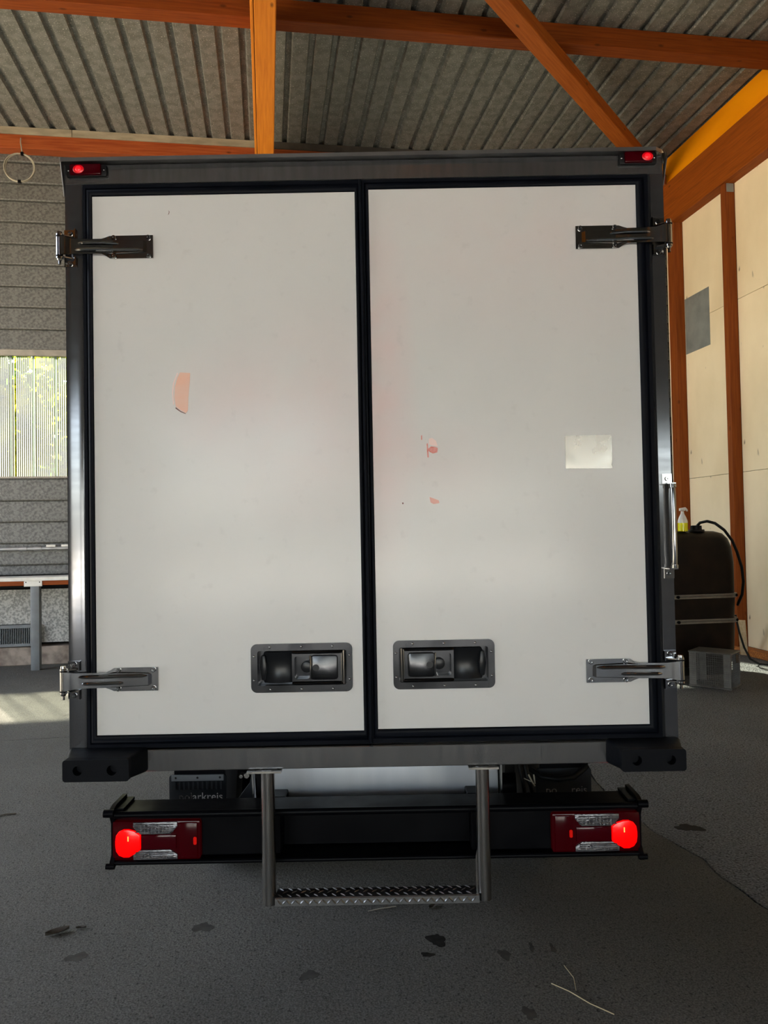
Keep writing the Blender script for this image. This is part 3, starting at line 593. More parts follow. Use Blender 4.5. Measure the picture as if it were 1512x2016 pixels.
# door latches: sunk tray, grip bowl, paddle lever
def latch(xo, zc, s):
    def X(u): return xo + s*u
    def bx(mb, u0, u1, y0, y1, w0, w1): return mb.box(X(u0), X(u1), y0, y1, zc + w0, zc + w1)
    def rr(u0, u1, w, r): return rrect(min(X(u0), X(u1)), max(X(u0), X(u1)), zc - w, zc + w, r)
    tray = part('latch', MB().plate(rr(0, 0.367, 0.0875, 0.022), [rr(0.0235, 0.346, 0.0625, 0.008)], -0.0075, 0.0055, 0.042), LATCH, smooth=30)
    riv = [(u, w) for w in (0.076, -0.076) for u in (0.07, 0.183, 0.296)] + [(u, w) for u in (0.0115, 0.3565) for w in (0.043, -0.043)]
    r0 = None
    for u, w in riv:
        if r0 is None: r0 = part('rivet', MB().sphere((X(u), -0.0075, zc + w), 0.0045, 0.0035, 0.0045, 10, 6), STEEL, tray); q = (u, w)
        else: copy(r0, (s*(u - q[0]), 0, w - q[1]), tray)
    # grip bowl: saddle with arched ends
    rows = []
    for i in range(9):
        u = 0.045 + 0.105*i/8; row = []
        for j in range(13):
            w = -0.056 + 0.112*j/12; k = w/0.056
            uu = u + 0.012*(1 - k*k)*(-1 if i < 4 else 1)*(abs(i-4)/4)
            y = 0.030 - 0.020*math.cos((i-4)/4*1.35) - 0.012*(k*k) + 0.004
            row.append((X(uu), y, zc + w))
        rows.append(row)
    part('grip_bowl', MB().loft(rows, False, False), LATCH_DARK, tray, kind='open')
    part('grip_end', MB().prism([(X(0.036), zc - 0.045), (X(0.050), zc - 0.045), (X(0.056), zc), (X(0.050), zc + 0.045), (X(0.036), zc + 0.045), (X(0.030), zc)], 0.004, 0.03), LATCH_DARK, tray, bevel=0.004)
    lev = part('lever', MB().plate(rr(0.148, 0.330, 0.058, 0.010), [rr(0.157, 0.212, 0.041, 0.010)], -0.004, 0.012, 0.030), LATCH, tray, smooth=30)
    part('lever_panel', MB().prism(rr(0.216, 0.314, 0.044, 0.012), -0.0095, -0.003), LATCH, lev, bevel=0.004)
    part('lever_cup', MB().prism(circ2(X(0.200), zc, 0.021), 0.004, 0.025), LATCH_DARK, lev, bevel=0.003)
    for w in (0.0555, -0.0555): part('lever_rail', MB().tube([(X(0.150), -0.003, zc + w), (X(0.165), -0.009, zc + w), (X(0.315), -0.009, zc + w), (X(0.326), -0.004, zc + w)], 0.0055, 8), LATCH, lev)
    part('lever_rim', MB().tube([(X(0.214), -0.007, zc - 0.042), (X(0.216), -0.010, zc - 0.02), (X(0.217), -0.0105, zc), (X(0.216), -0.010, zc + 0.02), (X(0.214), -0.007, zc + 0.042)], 0.0032, 8), STEEL, lev)
    part('lever_disc', MB().prism(circ2(X(0.235), zc, 0.012), -0.012, -0.009), LATCH_DARK, lev)
    part('hinge_bar', MB().tube([(X(0.336), -0.004, zc - 0.06), (X(0.336), -0.004, zc + 0.06)], 0.0045, 8), STEEL, tray)
    part('hinge_bar', MB().tube([(X(0.328), -0.002, zc - 0.055), (X(0.328), -0.002, zc + 0.055)], 0.003, 8), STEEL, tray)
latch(-0.491, 1.2595, 1); latch(0.390, 1.2625, -1)

# marker lamps at the top corners
def marker(x0, x1, zc, xg):
    h = part('marker_lamp', MB().prism(rrect(x0, x1, zc - 0.0215, zc + 0.0215, 0.006), -0.014, 0.0), PLASTIC, bevel=0.002)
    xa, xb = x0 + 0.018, x1 - 0.018
    part('lens', MB().prism(rrect(xa, xb, zc - 0.0195, zc + 0.0195, 0.004), -0.026, -0.013), RED_LENS, h, bevel=0.003)
    part('diode_glow', MB().sphere((xg, -0.0255, zc), 0.021, 0.003, 0.016, 16, 8), MARK_GLOW, h)
    part('lit_diode', MB().sphere((xg, -0.0275, zc), 0.011, 0.0035, 0.010, 14, 8), MARK_LIT, h)
    for x in (x0 + 0.009, x1 - 0.009): part('screw', MB().sphere((x, -0.014, zc), 0.004, 0.003, 0.004, 8, 6), STEEL, h)
marker(-1.140, -0.992, 3.086, -1.090); marker(0.885, 1.022, 3.094, 0.984)

# grab handle on the right post
gh = part('grab_handle', MB().tube([(1.040, -0.030, 1.600), (1.0395, -0.036, 1.64), (1.0395, -0.036, 1.86), (1.040, -0.030, 1.898)], 0.0095, 14), STEEL)
for zc, s in ((1.918, 1), (1.575, -1)):
    part('handle_bracket', MB().box(1.013, 1.0475, -0.005, 0.0, zc - 0.018, zc + 0.018), STEEL, gh, smooth=0)
    part('bracket_arm', MB().box(1.018, 1.049, -0.04, -0.003, zc - s*0.018 - 0.002, zc - s*0.018 + 0.002), STEEL, gh, smooth=0)
    part('bolt', MB().ring((1.029, -0.005, zc), (0, -1, 0), 0.0075, 0.0035, 0.006), STEEL, gh)
    part('collar', MB().tube([(1.040, -0.0315, zc - s*0.021), (1.040, -0.0325, zc - s*0.033)], 0.0125, 14), STEEL, gh)

# rubber dock bumpers
def bumper(xo, xi, yf, fo, fi, sgn):
    # xo outer edge at the back, xi inner edge at the back, fo/fi edges of the front face
    x0, x1 = min(fo, fi), max(fo, fi); zf0, zf1 = 0.904, 0.979
    front = rrect(x0, x1, zf0, zf1, 0.010, 3)
    xa, xb = x0 + 0.070*(1 if fo < fi else -1) if False else fo + 0.052*sgn, fo + 0.170*sgn
    holes = [circ2(xa, 0.942, 0.0165), circ2(xb, 0.942, 0.0175)]
    mb = MB().plate(front, holes, yf, 0.008, 0.035)
    bx0, bx1 = min(xo, xi), max(xo, xi)
    mid = rrect(min(x0, x0), max(x1, x1), zf0 - 0.001, zf1 + 0.001, 0.011, 3)
    back = [(bx0 + (p[0]-x0)/(x1-x0)*(bx1-bx0), 0.897 + (p[1]-zf0)/(zf1-zf0)*(0.985-0.897)) for p in front]
    ring = lambda pts, y: [(p[0], y, p[1]) for p in pts]
    body = MB().loft([ring(front, yf + 0.008), ring(mid, yf + 0.010), ring(mid, yf + 0.036), ring(back, -0.010), ring(back, -0.004)], True, False)
    body.add(ring(back, -0.004), [tuple(range(len(back)))])
    b = part('dock_bumper', mb, BLOCK, smooth=50)
    part('bumper_body', body, BLOCK, b, smooth=30)
bumper(-1.150, -0.868, -0.13, -1.123, -0.894, 1); bumper(1.049, 0.784, -0.13, 1.024, 0.781 + 0.02, -1)

# underrun bar with lamps
bar = part('underrun_bar', MB().box(CX - 0.995, CX + 0.995, 0.24, 0.26, 0.53, 0.695), BLACK, smooth=0)
part('top_shelf', MB().box(CX - 0.995, CX + 0.995, 0.125, 0.262, 0.696, 0.705), BLACK, bar, smooth=0)
part('bottom_shelf', MB().box(CX - 0.995, CX + 0.995, 0.125, 0.262, 0.516, 0.525), BLACK, bar, smooth=0)
part('top_lip', MB().tube([(CX - 0.985, 0.124, 0.697), (CX + 0.985, 0.124, 0.697)], 0.0135, 12), BLACK, bar)
part('bottom_lip', MB().tube([(CX - 0.985, 0.124, 0.519), (CX + 0.985, 0.124, 0.519)], 0.0085, 12), BLACK, bar)
for s in (-1, 1):
    part('lamp_bracket', MB().box(CX + s*0.361, CX + s*0.985, 0.150, 0.24, 0.530, 0.695), BLACK, bar, bevel=0.004, seg=1)
    part('end_cap', MB().prism([(0.110, 0.500), (0.27, 0.508), (0.27, 0.728), (0.150, 0.728), (0.108, 0.716), (0.104, 0.700), (0.122, 0.688), (0.135, 0.66), (0.135, 0.545), (0.118, 0.528), (0.106, 0.512)], CX + s*0.985, CX + s*1.001, 'x'), BLACK, bar, smooth=30)
    part('cap_roll', MB().tube([(CX + s*0.982, 0.116, 0.706), (CX + s*1.020, 0.116, 0.706)], 0.015, 10), BLACK, bar)
    part('cap_roll', MB().tube([(CX + s*0.982, 0.116, 0.510), (CX + s*1.014, 0.116, 0.510)], 0.011, 10), BLACK, bar)
    part('cap_plate', MB().box(CX + s*0.955, CX + s*1.0, 0.14, 0.27, 0.706, 0.716), BLACK, bar, smooth=0)
def tail_light(s):
    # q: distance from the truck's middle, 1.0 outside
    def X(q): return CX + s*q
    def pr(mb, pts, y0, y1): return mb.prism([(X(q), z) for q, z in pts], y0, y1)
    za, zb = 0.526, 0.671
    tl = part('tail_light', pr(MB(), [(0.666, za), (0.992, za), (0.994, za + 0.02), (0.994, zb - 0.02), (0.992, zb), (0.666, zb), (0.662, zb - 0.01), (0.662, za + 0.01)], 0.128, 0.155), RED_SIDE, bevel=0.004)
    lit = [(0.886, 0.567), (0.886, 0.622), (0.908, 0.636), (0.930, 0.6425), (0.950, 0.6425), (0.968, 0.635), (0.979, 0.620), (0.982, 0.600), (0.982, 0.582), (0.979, 0.562), (0.968, 0.546), (0.950, 0.5385), (0.930, 0.5385), (0.908, 0.552)]
    l = part('lit_lens', pr(MB(), lit, 0.120, 0.132), RED_LIT, tl, bevel=0.004, label='glowing red lens')
    part('filament', MB().box(X(0.932) - 0.0018, X(0.932) + 0.0018, 0.1182, 0.120, 0.600, 0.618), BULB, l, smooth=0)
    part('centre_lens', pr(MB(), [(0.752, 0.567), (0.884, 0.567), (0.884, 0.621), (0.752, 0.621)], 0.121, 0.132), RED_LENS, tl, bevel=0.003)
    for z0, z1, zi in ((0.668, 0.650, 0.623), (0.529, 0.548, 0.565)):
        pts = [(0.748, z0), (0.914, z0), (0.914, z1), (0.888, zi), (0.774, zi), (0.748, z1)]
        c = part('clear_lens', pr(MB(), pts, 0.122, 0.132), CLEAR, tl, bevel=0.002)
        rb = MB()
        for k in range(4):
            z = zi + (z0 - zi)*(0.22 + 0.2*k); rb.tube([(X(0.762), 0.1215, z), (X(0.905), 0.1215, z)], 0.0022, 6)
        for k in range(9):
            q = 0.775 + 0.0135*k; rb.box(X(q) - 0.0008, X(q) + 0.0008, 0.1195, 0.122, min(z0, zi) + 0.005, max(z0, zi) - 0.006)
        part('lens_ribs', rb, CLEAR, c, smooth=30, kind='stuff')
    part('side_lens', pr(MB(), [(0.672, za + 0.006), (0.742, za + 0.006), (0.742, zb - 0.006), (0.672, zb - 0.006)], 0.121, 0.130), RED_SIDE, tl, bevel=0.008)
    qg = 0.681 if s < 0 else 0.732
    part('faint_glow', MB().prism(rrect(min(X(qg-0.006), X(qg+0.006)), max(X(qg-0.006), X(qg+0.006)), 0.583, 0.612, 0.005), 0.1195, 0.122), RED_GLOW, tl)
tail_light(-1); tail_light(1)

# step under the sill
step = part('entry_step', MB().tube([(-0.437, 0.0, 0.897), (-0.437, 0.0, 0.418)], 0.0245, 20), TUBE, smooth=60)
part('step_leg', MB().tube([(0.336, 0.0, 0.897), (0.336, 0.0, 0.422)], 0.0245, 20), TUBE, step, smooth=60)
for x0, x1 in ((-0.508, -0.385), (0.286, 0.393)):
    part('mounting_plate', MB().box(x0, x1, -0.03, 0.06, 0.890, 0.8965), PLATE, step, smooth=0)
part('leg_gusset', MB().prism([(0.3125, 0.60), (0.306, 0.57), (0.306, 0.45), (0.3125, 0.44)], -0.002, 0.002), TUBE, step, smooth=0)
tread = part('step_tread', MB().prism([(-0.024, 0.418), (-0.0245, 0.443), (-0.021, 0.447), (0.046, 0.447), (0.050, 0.443), (0.050, 0.418)], -0.4145, 0.3145, 'x'), TREAD, step, smooth=30)
tr = MB()
def lozenge(mb, x, up, ang, L=0.0125, w=0.0036, h=0.0032):
    ca, sa = math.cos(ang), math.sin(ang)
    def P(a, b, c):
        u, v = a*ca - b*sa, a*sa + b*ca
        return (x + u, -0.0245 - c, 0.4315 + v) if up is None else (x + u, up + v, 0.447 + c)
    rings = [[P(a, -w*g, -0.0005), P(a, 0, h*g), P(a, w*g, -0.0005)] for a, g in ((-L, 0.15), (-L*0.5, 0.85), (0, 1), (L*0.5, 0.85), (L, 0.15))]
    mb.loft(rings, True, True)
for k in range(22):
    x = -0.398 + k*0.0322
    lozenge(tr, x, None, R(-48), 0.0135); lozenge(tr, x + 0.016, None, R(42), 0.0115)
    for row, v in enumerate((-0.006, 0.020, 0.040)):
        lozenge(tr, x + (0.016 if row % 2 else 0), v, R(45 if (row % 2) else -45), 0.013)
part('tread_pattern', tr, TREAD, tread, smooth=30, kind='stuff')

# grey box slung beneath the floor
part('underfloor_box', MB().prism(rrect(-0.537, 0.446, 0.630, 0.93, 0.022, 4), 0.37, 0.70), TANKBOX, bevel=0.004)
part('box_flange', MB().prism([(-0.562, 0.93), (-0.556, 0.93), (-0.543, 0.64), (-0.536, 0.632), (-0.50, 0.632), (-0.50, 0.626), (-0.539, 0.626), (-0.549, 0.638)], 0.33, 0.37), ALU_S, smooth=0)
part('box_flange', MB().prism([(0.452, 0.93), (0.458, 0.93), (0.456, 0.63), (0.44, 0.622), (0.40, 0.622), (0.40, 0.628), (0.438, 0.628), (0.450, 0.636)], 0.33, 0.37), ALU_S, smooth=0)
part('flange_plate', MB().prism([(-0.549, 0.93), (-0.50, 0.93), (-0.50, 0.634), (-0.536, 0.634)], 0.362, 0.369), BLACK, smooth=0)
part('gusset', MB().prism([(-0.66, 0.45), (-0.66, 0.60), (-0.62, 0.655), (-0.585, 0.70), (-0.575, 0.75), (-0.565, 0.60), (-0.59, 0.45)], 0.45, 0.47), FLAP, smooth=0)
part('bolt', MB().tube([(-0.595, 0.44, 0.735), (-0.595, 0.47, 0.735)], 0.012, 6), TUBE)
part('bolt', MB().tube([(-0.617, 0.43, 0.735), (-0.617, 0.47, 0.735)], 0.008, 6), TUBE)

# mud flaps with print
def text_mesh(name, txt, size, x, y, z, m, parent, squeeze=1.0):
    cu = bpy.data.curves.new('print', 'FONT'); cu.body = txt; cu.size = size; cu.extrude = 0.0006; cu.resolution_u = 3
    tmp = bpy.data.objects.new('print', cu); COL.objects.link(tmp)
    dg = bpy.context.evaluated_depsgraph_get(); me = bpy.data.meshes.new_from_object(tmp.evaluated_get(dg))
    bpy.data.objects.remove(tmp); bpy.data.curves.remove(cu)
    wd = max(v.co.x for v in me.vertices)
    mb = MB(); mb.v = [(x + v.co.x*squeeze, y - v.co.z, z + v.co.y) for v in me.vertices]; mb.f = [tuple(p.vertices) for p in me.polygons]
    bpy.data.meshes.remove(me)
    build(name, mb, m, parent, smooth=0)
    return wd*squeeze
def flap(x0, x1, left):
    fl = part('mud_flap', MB().prism(rrect(x0, x1, 0.29, 0.675, 0.012), 0.655, 0.668), FLAP, bevel=0.002)
    part('flap_holder', MB().box(x0 + 0.02, x1 - 0.01, 0.668, 0.70, 0.63, 0.76), BLACK, fl)
    if left:
        st = part('clamp_strip', MB().box(x0 + 0.012, x1 - 0.010, 0.650, 0.655, 0.650, 0.676), GREYP, fl, smooth=0)
        for k in (0.08, 0.5, 0.93): part('rivet', MB().sphere((x0 + 0.012 + (x1-x0-0.022)*k, 0.650, 0.664), 0.005, 0.003, 0.005, 8, 6), DARKM, st)
        g0 = None
        for k in range(11):
            x = x0 + 0.024 + k*0.0205
            if g0 is None: g0 = part('flap_rib', MB().box(x, x + 0.009, 0.6515, 0.655, 0.612, 0.647), FLAP, fl, bevel=0.001, seg=1); xx = x
            else: copy(g0, (x - xx, 0, 0), fl)
    x, z, sz = x0 + 0.042, 0.563, 0.049
    tot = 0.178
    for word, mm in ((('po', LETTER_WORN), ('l', LETTER_WORN), ('arkreis', LETTER)) if left else (('po', LETTER), ('lark', None), ('reis', LETTER))):
        if mm: x += text_mesh('lettering', word, sz, x, 0.6545, z, mm if left else LETTER_R, fl, 1.0) + 0.002
        else: x += 0.062
    text_mesh('lettering', 'fahrzeugbau', 0.030, x0 + 0.042 + (0.03 if left else 0), 0.6545, 0.531, LETTER_WORN if left else LETTER_R2, fl, 1.0)
LETTER_R = mat('dim_flap_print', (0.20, 0.20, 0.20), 0.7, 0, (0.10, 0.10, 0.10), 60)
LETTER_R2 = mat('faint_flap_print', (0.07, 0.07, 0.07), 0.7)
flap(-0.981, -0.727, True); flap(0.655, 0.902, False)
# hose and ties under the right half
part('brake_hose', MB().tube([(0.62, 0.60, 0.69), (0.66, 0.56, 0.668), (0.73, 0.55, 0.660), (0.80, 0.56, 0.665), (0.87, 0.60, 0.70)], 0.013, 10), HOSE)
part('cable_loop', MB().tube([(0.58, 0.5, 0.74), (0.585, 0.48, 0.70), (0.60, 0.47, 0.66), (0.61, 0.47, 0.60)], 0.010, 8), HOSE)
part('cable_loop', MB().tube([(0.555, 0.5, 0.74), (0.565, 0.48, 0.68), (0.575, 0.47, 0.60)], 0.008, 8), HOSE)
part('cable_tie', MB().tube([(0.585, 0.45, 0.715), (0.603, 0.445, 0.678), (0.61, 0.445, 0.668)], 0.0032, 6), CABLE)
part('cable_tie', MB().tube([(0.607, 0.45, 0.715), (0.610, 0.445, 0.678)], 0.0032, 6), CABLE)
part('cable_tie', MB().tube([(0.565, 0.45, 0.70), (0.600, 0.445, 0.685)], 0.0022, 6), CABLE)

# ================================================================== THINGS IN THE HALL
# bench rail on grey posts along the back wall
bench = empty('wall_bench', (-3.03, 10.65, 0), 'hall', label='grey steel post carrying an orange timber rail along the cladding', cat='bench')
for l in (-3.03, -6.03, -0.03, 2.97):
    build('post', MB().box(l - 0.06, l + 0.05, 10.60, 10.70, 0, 1.112), GREYP, bench, 'hall', bevel=0.006)
build('rail', MB().box(-9, 4.2, 10.60, 10.70, 1.112, 1.172), WOOD_L, bench, 'hall', bevel=0.004, seg=1)
build('top_board', MB().box(-9, 4.2, 10.585, 11.04, 1.172, 1.2185), WHITEB, bench, 'hall', bevel=0.003, seg=1)
jp = build('joint_plate', MB().box(-3.165, -2.94, 10.590, 10.60, 1.100, 1.186), WHITEB, bench, 'hall', bevel=0.002, seg=1)
for l in (-3.14, -2.97): build('screw', MB().sphere((l, 10.590, 1.155), 0.008, 0.004, 0.008, 8, 6), BLACK, jp, 'hall')
# conduit
cp = build('conduit_pipe', MB().tube([(-8.5, 11.27, 1.585), (4.5, 11.27, 1.585)], 0.026, 10), PIPE, None, 'hall', label='zinc conduit pipe running along the cladding above the bench', cat='pipe')
for l in (-3.37, -3.18): build('coupler', MB().tube([(l - 0.05, 11.27, 1.585), (l + 0.05, 11.27, 1.585)], 0.034, 10), PIPE, cp, 'hall')
for l in (-3.0, -2.8, -2.0): build('pipe_clip', MB().box(l - 0.06, l + 0.06, 11.235, 11.30, 1.605, 1.635), WHITEB, cp, 'hall', smooth=0)
# vent grille
vg = build('vent_grille', MB().box(-5.2, -3.11, 11.02, 11.10, 0.515, 0.555).box(-5.2, -3.11, 11.02, 11.10, 0.262, 0.30).box(-5.2, -5.17, 11.02, 11.10, 0.30, 0.515).box(-3.13, -3.11, 11.02, 11.10, 0.30, 0.515).box(-5.2, -3.11, 11.085, 11.10, 0.30, 0.515), GREYP, None, 'hall', bevel=0.004, seg=1, label='low vent grille with narrow upright slats left of the grey post', cat='vent')
sl = MB()
for k in range(86): sl.box(-5.16 + k*0.0236, -5.16 + k*0.0236 + 0.008, 11.03, 11.08, 0.298, 0.517)
build('slats', sl, GREYP, vg, 'hall', smooth=0, kind='stuff')
# cable coil hanging from the wall plate
pts = [(-3.31, 11.085, 7.29), (-3.305, 11.06, 7.22), (-3.29, 11.05, 7.12), (-3.28, 11.05, 7.06)]
for k in range(85):
    a = 2*math.pi*k/28 + 0.2; rr_ = 0.197 + 0.006*math.sin(k*0.23)
    pts.append((-3.325 + 0.010*math.sin(k*0.075) + rr_*math.sin(a), 11.05 + 0.010*math.sin(k*0.11), 6.86 + rr_*math.cos(a)))
cc = MB().tube(pts, 0.0085, 8)
coil = build('cable_coil', cc, CABLE, None, 'hall', label='coil of thin beige cable hanging from the red timber under the roof', cat='cable')
for q in ((-3.30, -3.265, 11.03, 11.07, 7.035, 7.075), (-3.34, -3.30, 11.03, 11.07, 6.645, 6.68)): build('cable_tie', MB().box(*q), BLACK, coil, 'hall', smooth=0)

# oil tank
def rbox_rings(l0, l1, t0, t1, levels):
    rings = []
    for z, ins, rad in levels:
        rings.append([(p[0], p[1], z) for p in rrect(l0 + ins, l1 - ins, t0 + ins, t1 - ins, rad, 6)])
    return rings
T0, T1, TL0, TL1 = 8.10, 8.86, 4.22, 5.395
lv = [(0.10, 0.10, 0.10), (0.12, 0.06, 0.12), (0.20, 0.03, 0.14), (0.62, 0.01, 0.15), (0.66, 0.015, 0.15), (0.90, 0.005, 0.15), (0.945, 0.01, 0.15), (1.30, 0.005, 0.16), (1.48, 0.02, 0.16), (1.58, 0.05, 0.15), (1.64, 0.10, 0.12), (1.668, 0.18, 0.08), (1.672, 0.28, 0.05)]
tank = build('oil_tank', MB().loft(rbox_rings(TL0, TL1, T0, T1, lv)), TANKM, None, 'hall', smooth=60, label='tall dark brown plastic tank with two steel bands by the plywood wall', cat='tank', origin=(4.8, 8.48, 0))
build('tank_foot', MB().box(TL0 + 0.16, TL1 - 0.16, T0 + 0.14, T1 - 0.14, 0, 0.105), DARKM, tank, 'hall', smooth=0)
for zc in (0.925, 0.640):
    outer = rrect(TL0 - 0.012, TL1 + 0.012, T0 - 0.012, T1 + 0.012, 0.16, 6); inner = rrect(TL0 + 0.012, TL1 - 0.012, T0 + 0.012, T1 - 0.012, 0.15, 6)
    rings = [[(p[0], p[1], z) for p in pp] for pp, z in ((inner, zc - 0.024), (outer, zc - 0.024), (outer, zc - 0.008), (rrect(TL0 - 0.004, TL1 + 0.004, T0 - 0.004, T1 + 0.004, 0.155, 6), zc), (outer, zc + 0.008), (outer, zc + 0.024), (inner, zc + 0.024))]
    bd = build('steel_band', MB().loft(rings, True, False), BAND, tank, 'hall', smooth=30)
    for l in (4.60, 5.35): build('bolt', MB().tube([(l, T0 - 0.03 + (0.05 if l > 5 else 0), zc), (l, T0 + 0.02 + (0.05 if l > 5 else 0), zc)], 0.018, 10), BLACK, bd, 'hall')
build('filler_cap', MB().tube([(4.975, 8.30, 1.668), (4.975, 8.30, 1.69), (4.975, 8.30, 1.691), (4.975, 8.30, 1.735), (4.975, 8.30, 1.74)], [0.095, 0.09, 0.065, 0.062, 0.04], 18), PLASTIC, tank, 'hall')
build('tank_hose', MB().tube([(4.975, 8.28, 1.73), (4.98, 8.22, 1.77), (5.02, 8.14, 1.785), (5.08, 8.08, 1.76), (5.18, 8.06, 1.68), (5.27, 8.055, 1.56), (5.33, 8.055, 1.42), (5.385, 8.06, 1.25), (5.415, 8.08, 1.08), (5.42, 8.12, 0.93), (5.41, 8.2, 0.80)], 0.0165, 10), HOSE, tank, 'hall')
# spray bottle with yellow cleaner on the tank
bp = [(0.050, 0.0), (0.056, 0.006), (0.056, 0.10)]; bp2 = [(0.056, 0.10), (0.054, 0.125), (0.040, 0.165), (0.022, 0.20), (0.017, 0.22), (0.017, 0.235)]
BL, BT = 4.785, 8.26
def lathe(prof, l, t, z): return MB().loft([[(l + r*math.cos(2*math.pi*k/20), t + r*math.sin(2*math.pi*k/20), z + h) for k in range(20)] for r, h in prof])
bot = build('spray_bottle', lathe(bp, BL, BT, 1.6715), YLIQ, None, 'hall', label='spray bottle of yellow cleaner standing on the dark tank', cat='bottle')
build('bottle_shoulder', lathe(bp2, BL, BT, 1.6715), BOTTLE, bot, 'hall')
build('spray_head', MB().box(BL - 0.035, BL + 0.03, BT - 0.014, BT + 0.014, 1.912, 1.942).tube([(BL - 0.03, BT, 1.93), (BL + 0.035, BT, 1.938), (BL + 0.055, BT, 1.922), (BL + 0.06, BT, 1.905)], [0.014, 0.016, 0.011, 0.008], 10), BOTTLE, bot, 'hall', bevel=0.003)
# wire crate in front of the tank (turned)
ca = [Vector(p) for p in ((4.507, 7.729), (4.78, 7.394), (5.024, 7.600), (4.751, 7.935))]
crate = empty('wire_crate', (4.765, 7.665, 0), 'hall', label='grey zinc wire mesh crate standing before the dark tank', cat='crate')
CH = 0.375
def bar2(mb, a, b, r): return mb.tube([a, b], r, 6)
for i in range(4):
    a, b = ca[i], ca[(i+1) % 4]; d = (b - a).normalized(); nrm = Vector((d.y, -d.x))
    wd = 0.075 if i in (0, 2) else 0.02
    # corner upright: folded sheet strip on both sides
    for c, dd in ((a, d), (b, -d)):
        mb = MB(); e = c + dd*wd; mb.add([(c.x, c.y, 0), (e.x, e.y, 0), (e.x, e.y, CH), (c.x, c.y, CH), (c.x - nrm.x*0.004, c.y - nrm.y*0.004, 0), (e.x - nrm.x*0.004, e.y - nrm.y*0.004, 0), (e.x - nrm.x*0.004, e.y - nrm.y*0.004, CH), (c.x - nrm.x*0.004, c.y - nrm.y*0.004, CH)],
                              [(0,1,2,3),(7,6,5,4),(0,4,5,1),(1,5,6,2),(2,6,7,3),(3,7,4,0)])
        build('corner_strip', mb, CRATE, crate, 'hall', smooth=0)
    for z in (0.012, CH): build('rim_bar', bar2(MB(), (a.x, a.y, z), (b.x, b.y, z), 0.009), CRATE, crate, 'hall')
    ln = (b - a).length; n = int(ln/0.022); wm = MB()
    for k in range(1, n):
        p = a + d*(ln*k/n); wm.tube([(p.x, p.y, 0.012), (p.x, p.y, CH)], 0.0021, 3, False)
    for k in range(1, 16):
        z = CH*k/16; wm.tube([(a.x, a.y, z), (b.x, b.y, z)], 0.0021, 3, False)
    build('wire_mesh', wm, CRATE, crate, 'hall', smooth=0, kind='stuff')
fl_ = MB(); d01 = ca[1]-ca[0]; d03 = ca[3]-ca[0]
for k in range(1, 18): p = ca[0] + d01*(k/18); q = p + d03; fl_.tube([(p.x, p.y, 0.014), (q.x, q.y, 0.014)], 0.0015, 3, False)
for k in range(1, 14): p = ca[0] + d03*(k/14); q = p + d01; fl_.tube([(p.x, p.y, 0.014), (q.x, q.y, 0.014)], 0.0015, 3, False)
build('wire_floor', fl_, CRATE, crate, 'hall', smooth=0, kind='stuff')
lid = MB()
lid.add([(p.x, p.y, CH + 0.002) for p in ca] + [(p.x, p.y, CH + 0.007) for p in ca], [(3,2,1,0),(4,5,6,7),(0,1,5,4),(1,2,6,5),(2,3,7,6),(3,0,4,7)])
build('lid', lid, CRATE, crate, 'hall', smooth=0)
build('lid_tab', MB().box(4.90, 4.93, 7.480, 7.486, 0.27, 0.36), PLATE, crate, 'hall', smooth=0)
# leaning lath, hose on the ground
la = [(6.02, 9.05, 0.50), (6.20, 9.28, 0.02)]
d3 = (Vector(la[1]) - Vector(la[0])).normalized(); sd = Vector((0.75, -0.6, 0)).normalized(); up = d3.cross(sd)
rings = [[tuple(Vector(p) + sd*a*0.045 + up*b*0.012) for a, b in ((-1, -1), (1, -1), (1, 1), (-1, 1))] for p in la]
build('wooden_lath', MB().loft(rings), LATH, None, 'hall', smooth=0, label='short pale lath leaning against the wall behind the tank', cat='board')
build('ground_hose', MB().tube([(5.72, 8.72, 0.62), (5.75, 8.70, 0.42), (5.80, 8.68, 0.22), (5.86, 8.66, 0.08), (5.95, 8.62, 0.022), (6.05, 8.55, 0.013), (6.14, 8.42, 0.013), (6.20, 8.2, 0.013), (6.2, 7.8, 0.013)], 0.013, 8), HOSE, None, 'hall', label='black hose dropping behind the tank and running along the plywood wall', cat='hose')
lp = [(6.0 + 0.16*math.cos(a), 8.35 + 0.28*math.sin(a), 0.006) for a in [R(x) for x in range(60, 330, 18)]]
build('thin_cable', MB().tube(lp, 0.005, 6), HOSE, None, 'hall', label='thin dark cable loop on the floor right of the crate', cat='cable')
# odds and ends on the floor in front
def litter(name, path, r, m, label, cat, group=None):
    return build(name, MB().tube(path, r, 5), m, None, 'world', label=label, cat=cat, group=group)
litter('straw_stalk', [(0.607, 0.19, 0.004), (0.66, 0.125, 0.012), (0.72, 0.055, 0.008), (0.79, 0.0, 0.003)], 0.0018, STRAW, 'longest pale straw stalk on the concrete, lowest right of the step', 'straw', 'straw stalks on the concrete')
litter('straw_stalk', [(0.684, 0.31, 0.003), (0.700, 0.22, 0.006), (0.69, 0.145, 0.003)], 0.0012, STRAW, 'short thin straw stalk above the longest one', 'straw', 'straw stalks on the concrete')
litter('twig', [(-0.107, 0.773, 0.003), (-0.05, 0.79, 0.006), (0.022, 0.812, 0.003)], 0.0022, TWIGM, 'thin grey twig on the concrete under the step tread', 'twig', 'twigs on the concrete')
litter('twig', [(-0.03, 0.80, 0.004), (-0.005, 0.83, 0.02), (0.03, 0.84, 0.004)], 0.004, LEAFM, 'dark curled twig lying over the thin grey twig', 'twig', 'twigs on the concrete')
litter('twig', [(-2.46, 2.04, 0.004), (-2.42, 2.07, 0.008), (-2.36, 2.09, 0.004)], 0.005, LEAFM, 'dark twig at the left edge of the concrete', 'twig', 'twigs on the concrete')
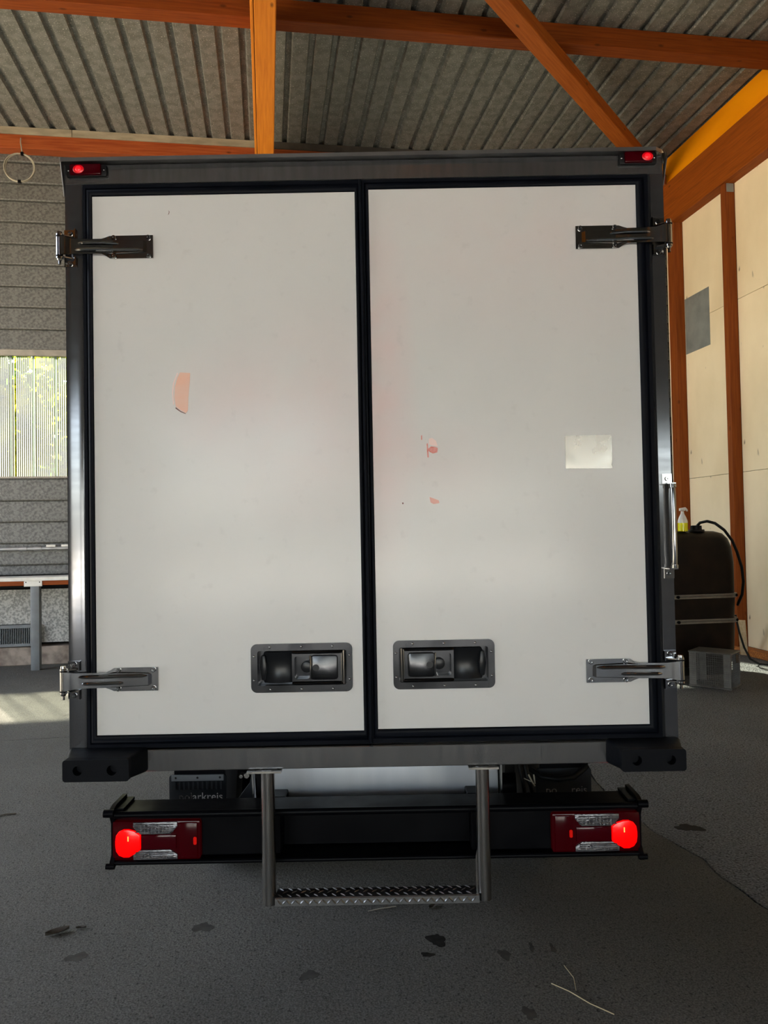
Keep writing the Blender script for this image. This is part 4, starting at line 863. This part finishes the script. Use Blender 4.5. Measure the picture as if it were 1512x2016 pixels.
def leaf(name, x, y, rot, sz, label):
    mb = MB(); rows = []
    for i in range(5):
        u = -1 + 2*i/4; w = (1 - u*u)*0.45 + 0.04
        rows.append([(x + sz*(u*math.cos(rot) - v*w*math.sin(rot)), y + sz*(u*math.sin(rot) + v*w*math.cos(rot)), 0.0015 + 0.25*sz*abs(v) + 0.1*sz*u*u) for v in (-1, 0, 1)])
    mb.loft(rows, False, False); mb.loft([[(p[0], p[1], p[2] + 0.0015) for p in r] for r in rows], False, False)
    build(name, mb, LEAFM, None, 'world', label=label, cat='leaf', group='dead leaves on the concrete')
leaf('dry_leaf', -1.474, 0.63, 0.6, 0.05, 'dark dry leaf on the concrete at lower left')
leaf('dry_leaf', -1.385, 0.67, 0.2, 0.022, 'tiny dry leaf fragment right of the dark leaf at lower left')
leaf('dry_leaf', 0.19, 0.80, 1.0, 0.028, 'small dry leaf under the right half of the step tread')

# ---- trees outside the window
def tree(l, t, h, w, seed, lab):
    rn = random.Random(seed)
    tr_ = empty('garden_tree', (l, t, -0.36), 'hall', label=lab, cat='tree', group='trees outside the window')
    build('trunk', MB().tube([(l, t, -0.36), (l + 0.05, t, h*0.3), (l, t + 0.05, h*0.7)], [0.12, 0.09, 0.04], 8), BARK, tr_, 'hall')
    mb = MB()
    for k in range(4200):
        a, b = rn.uniform(0, 2*math.pi), rn.uniform(-1, 1); q = rn.random()**0.4
        s = math.sqrt(1 - b*b)
        c = Vector((l + w*q*s*math.cos(a), t + w*q*s*math.sin(a), h*0.52 + h*0.48*q*b))
        u = Vector((rn.uniform(-1, 1), rn.uniform(-1, 1), rn.uniform(-1, 1))).normalized(); v = u.orthogonal().normalized(); z = rn.uniform(0.09, 0.22)
        mb.add([c - u*z, c + v*z*0.6, c + u*z, c - v*z*0.6], [(0, 1, 2, 3)])
    build('foliage', mb, LEAF, tr_, 'hall', smooth=0, kind='stuff')
for i, (l, t, h, w, lab) in enumerate([(-5.5, 15.0, 6.4, 1.6, 'sunlit green tree outside, filling the left half of the translucent window'), (-2.0, 15.2, 6.0, 1.6, 'sunlit green tree outside, behind the window next to the truck'),
        (-8.9, 15.2, 6.2, 1.55, 'green tree outside, farthest to the left past the window'), (-7.2, 18.6, 7.4, 1.6, 'taller tree in the back row, farther left outside the window'), (-3.9, 18.6, 7.8, 1.6, 'tallest tree in the back row, seen between the two nearer trees through the window')]):
    tree(l, t, h, w, 3 + i, lab)
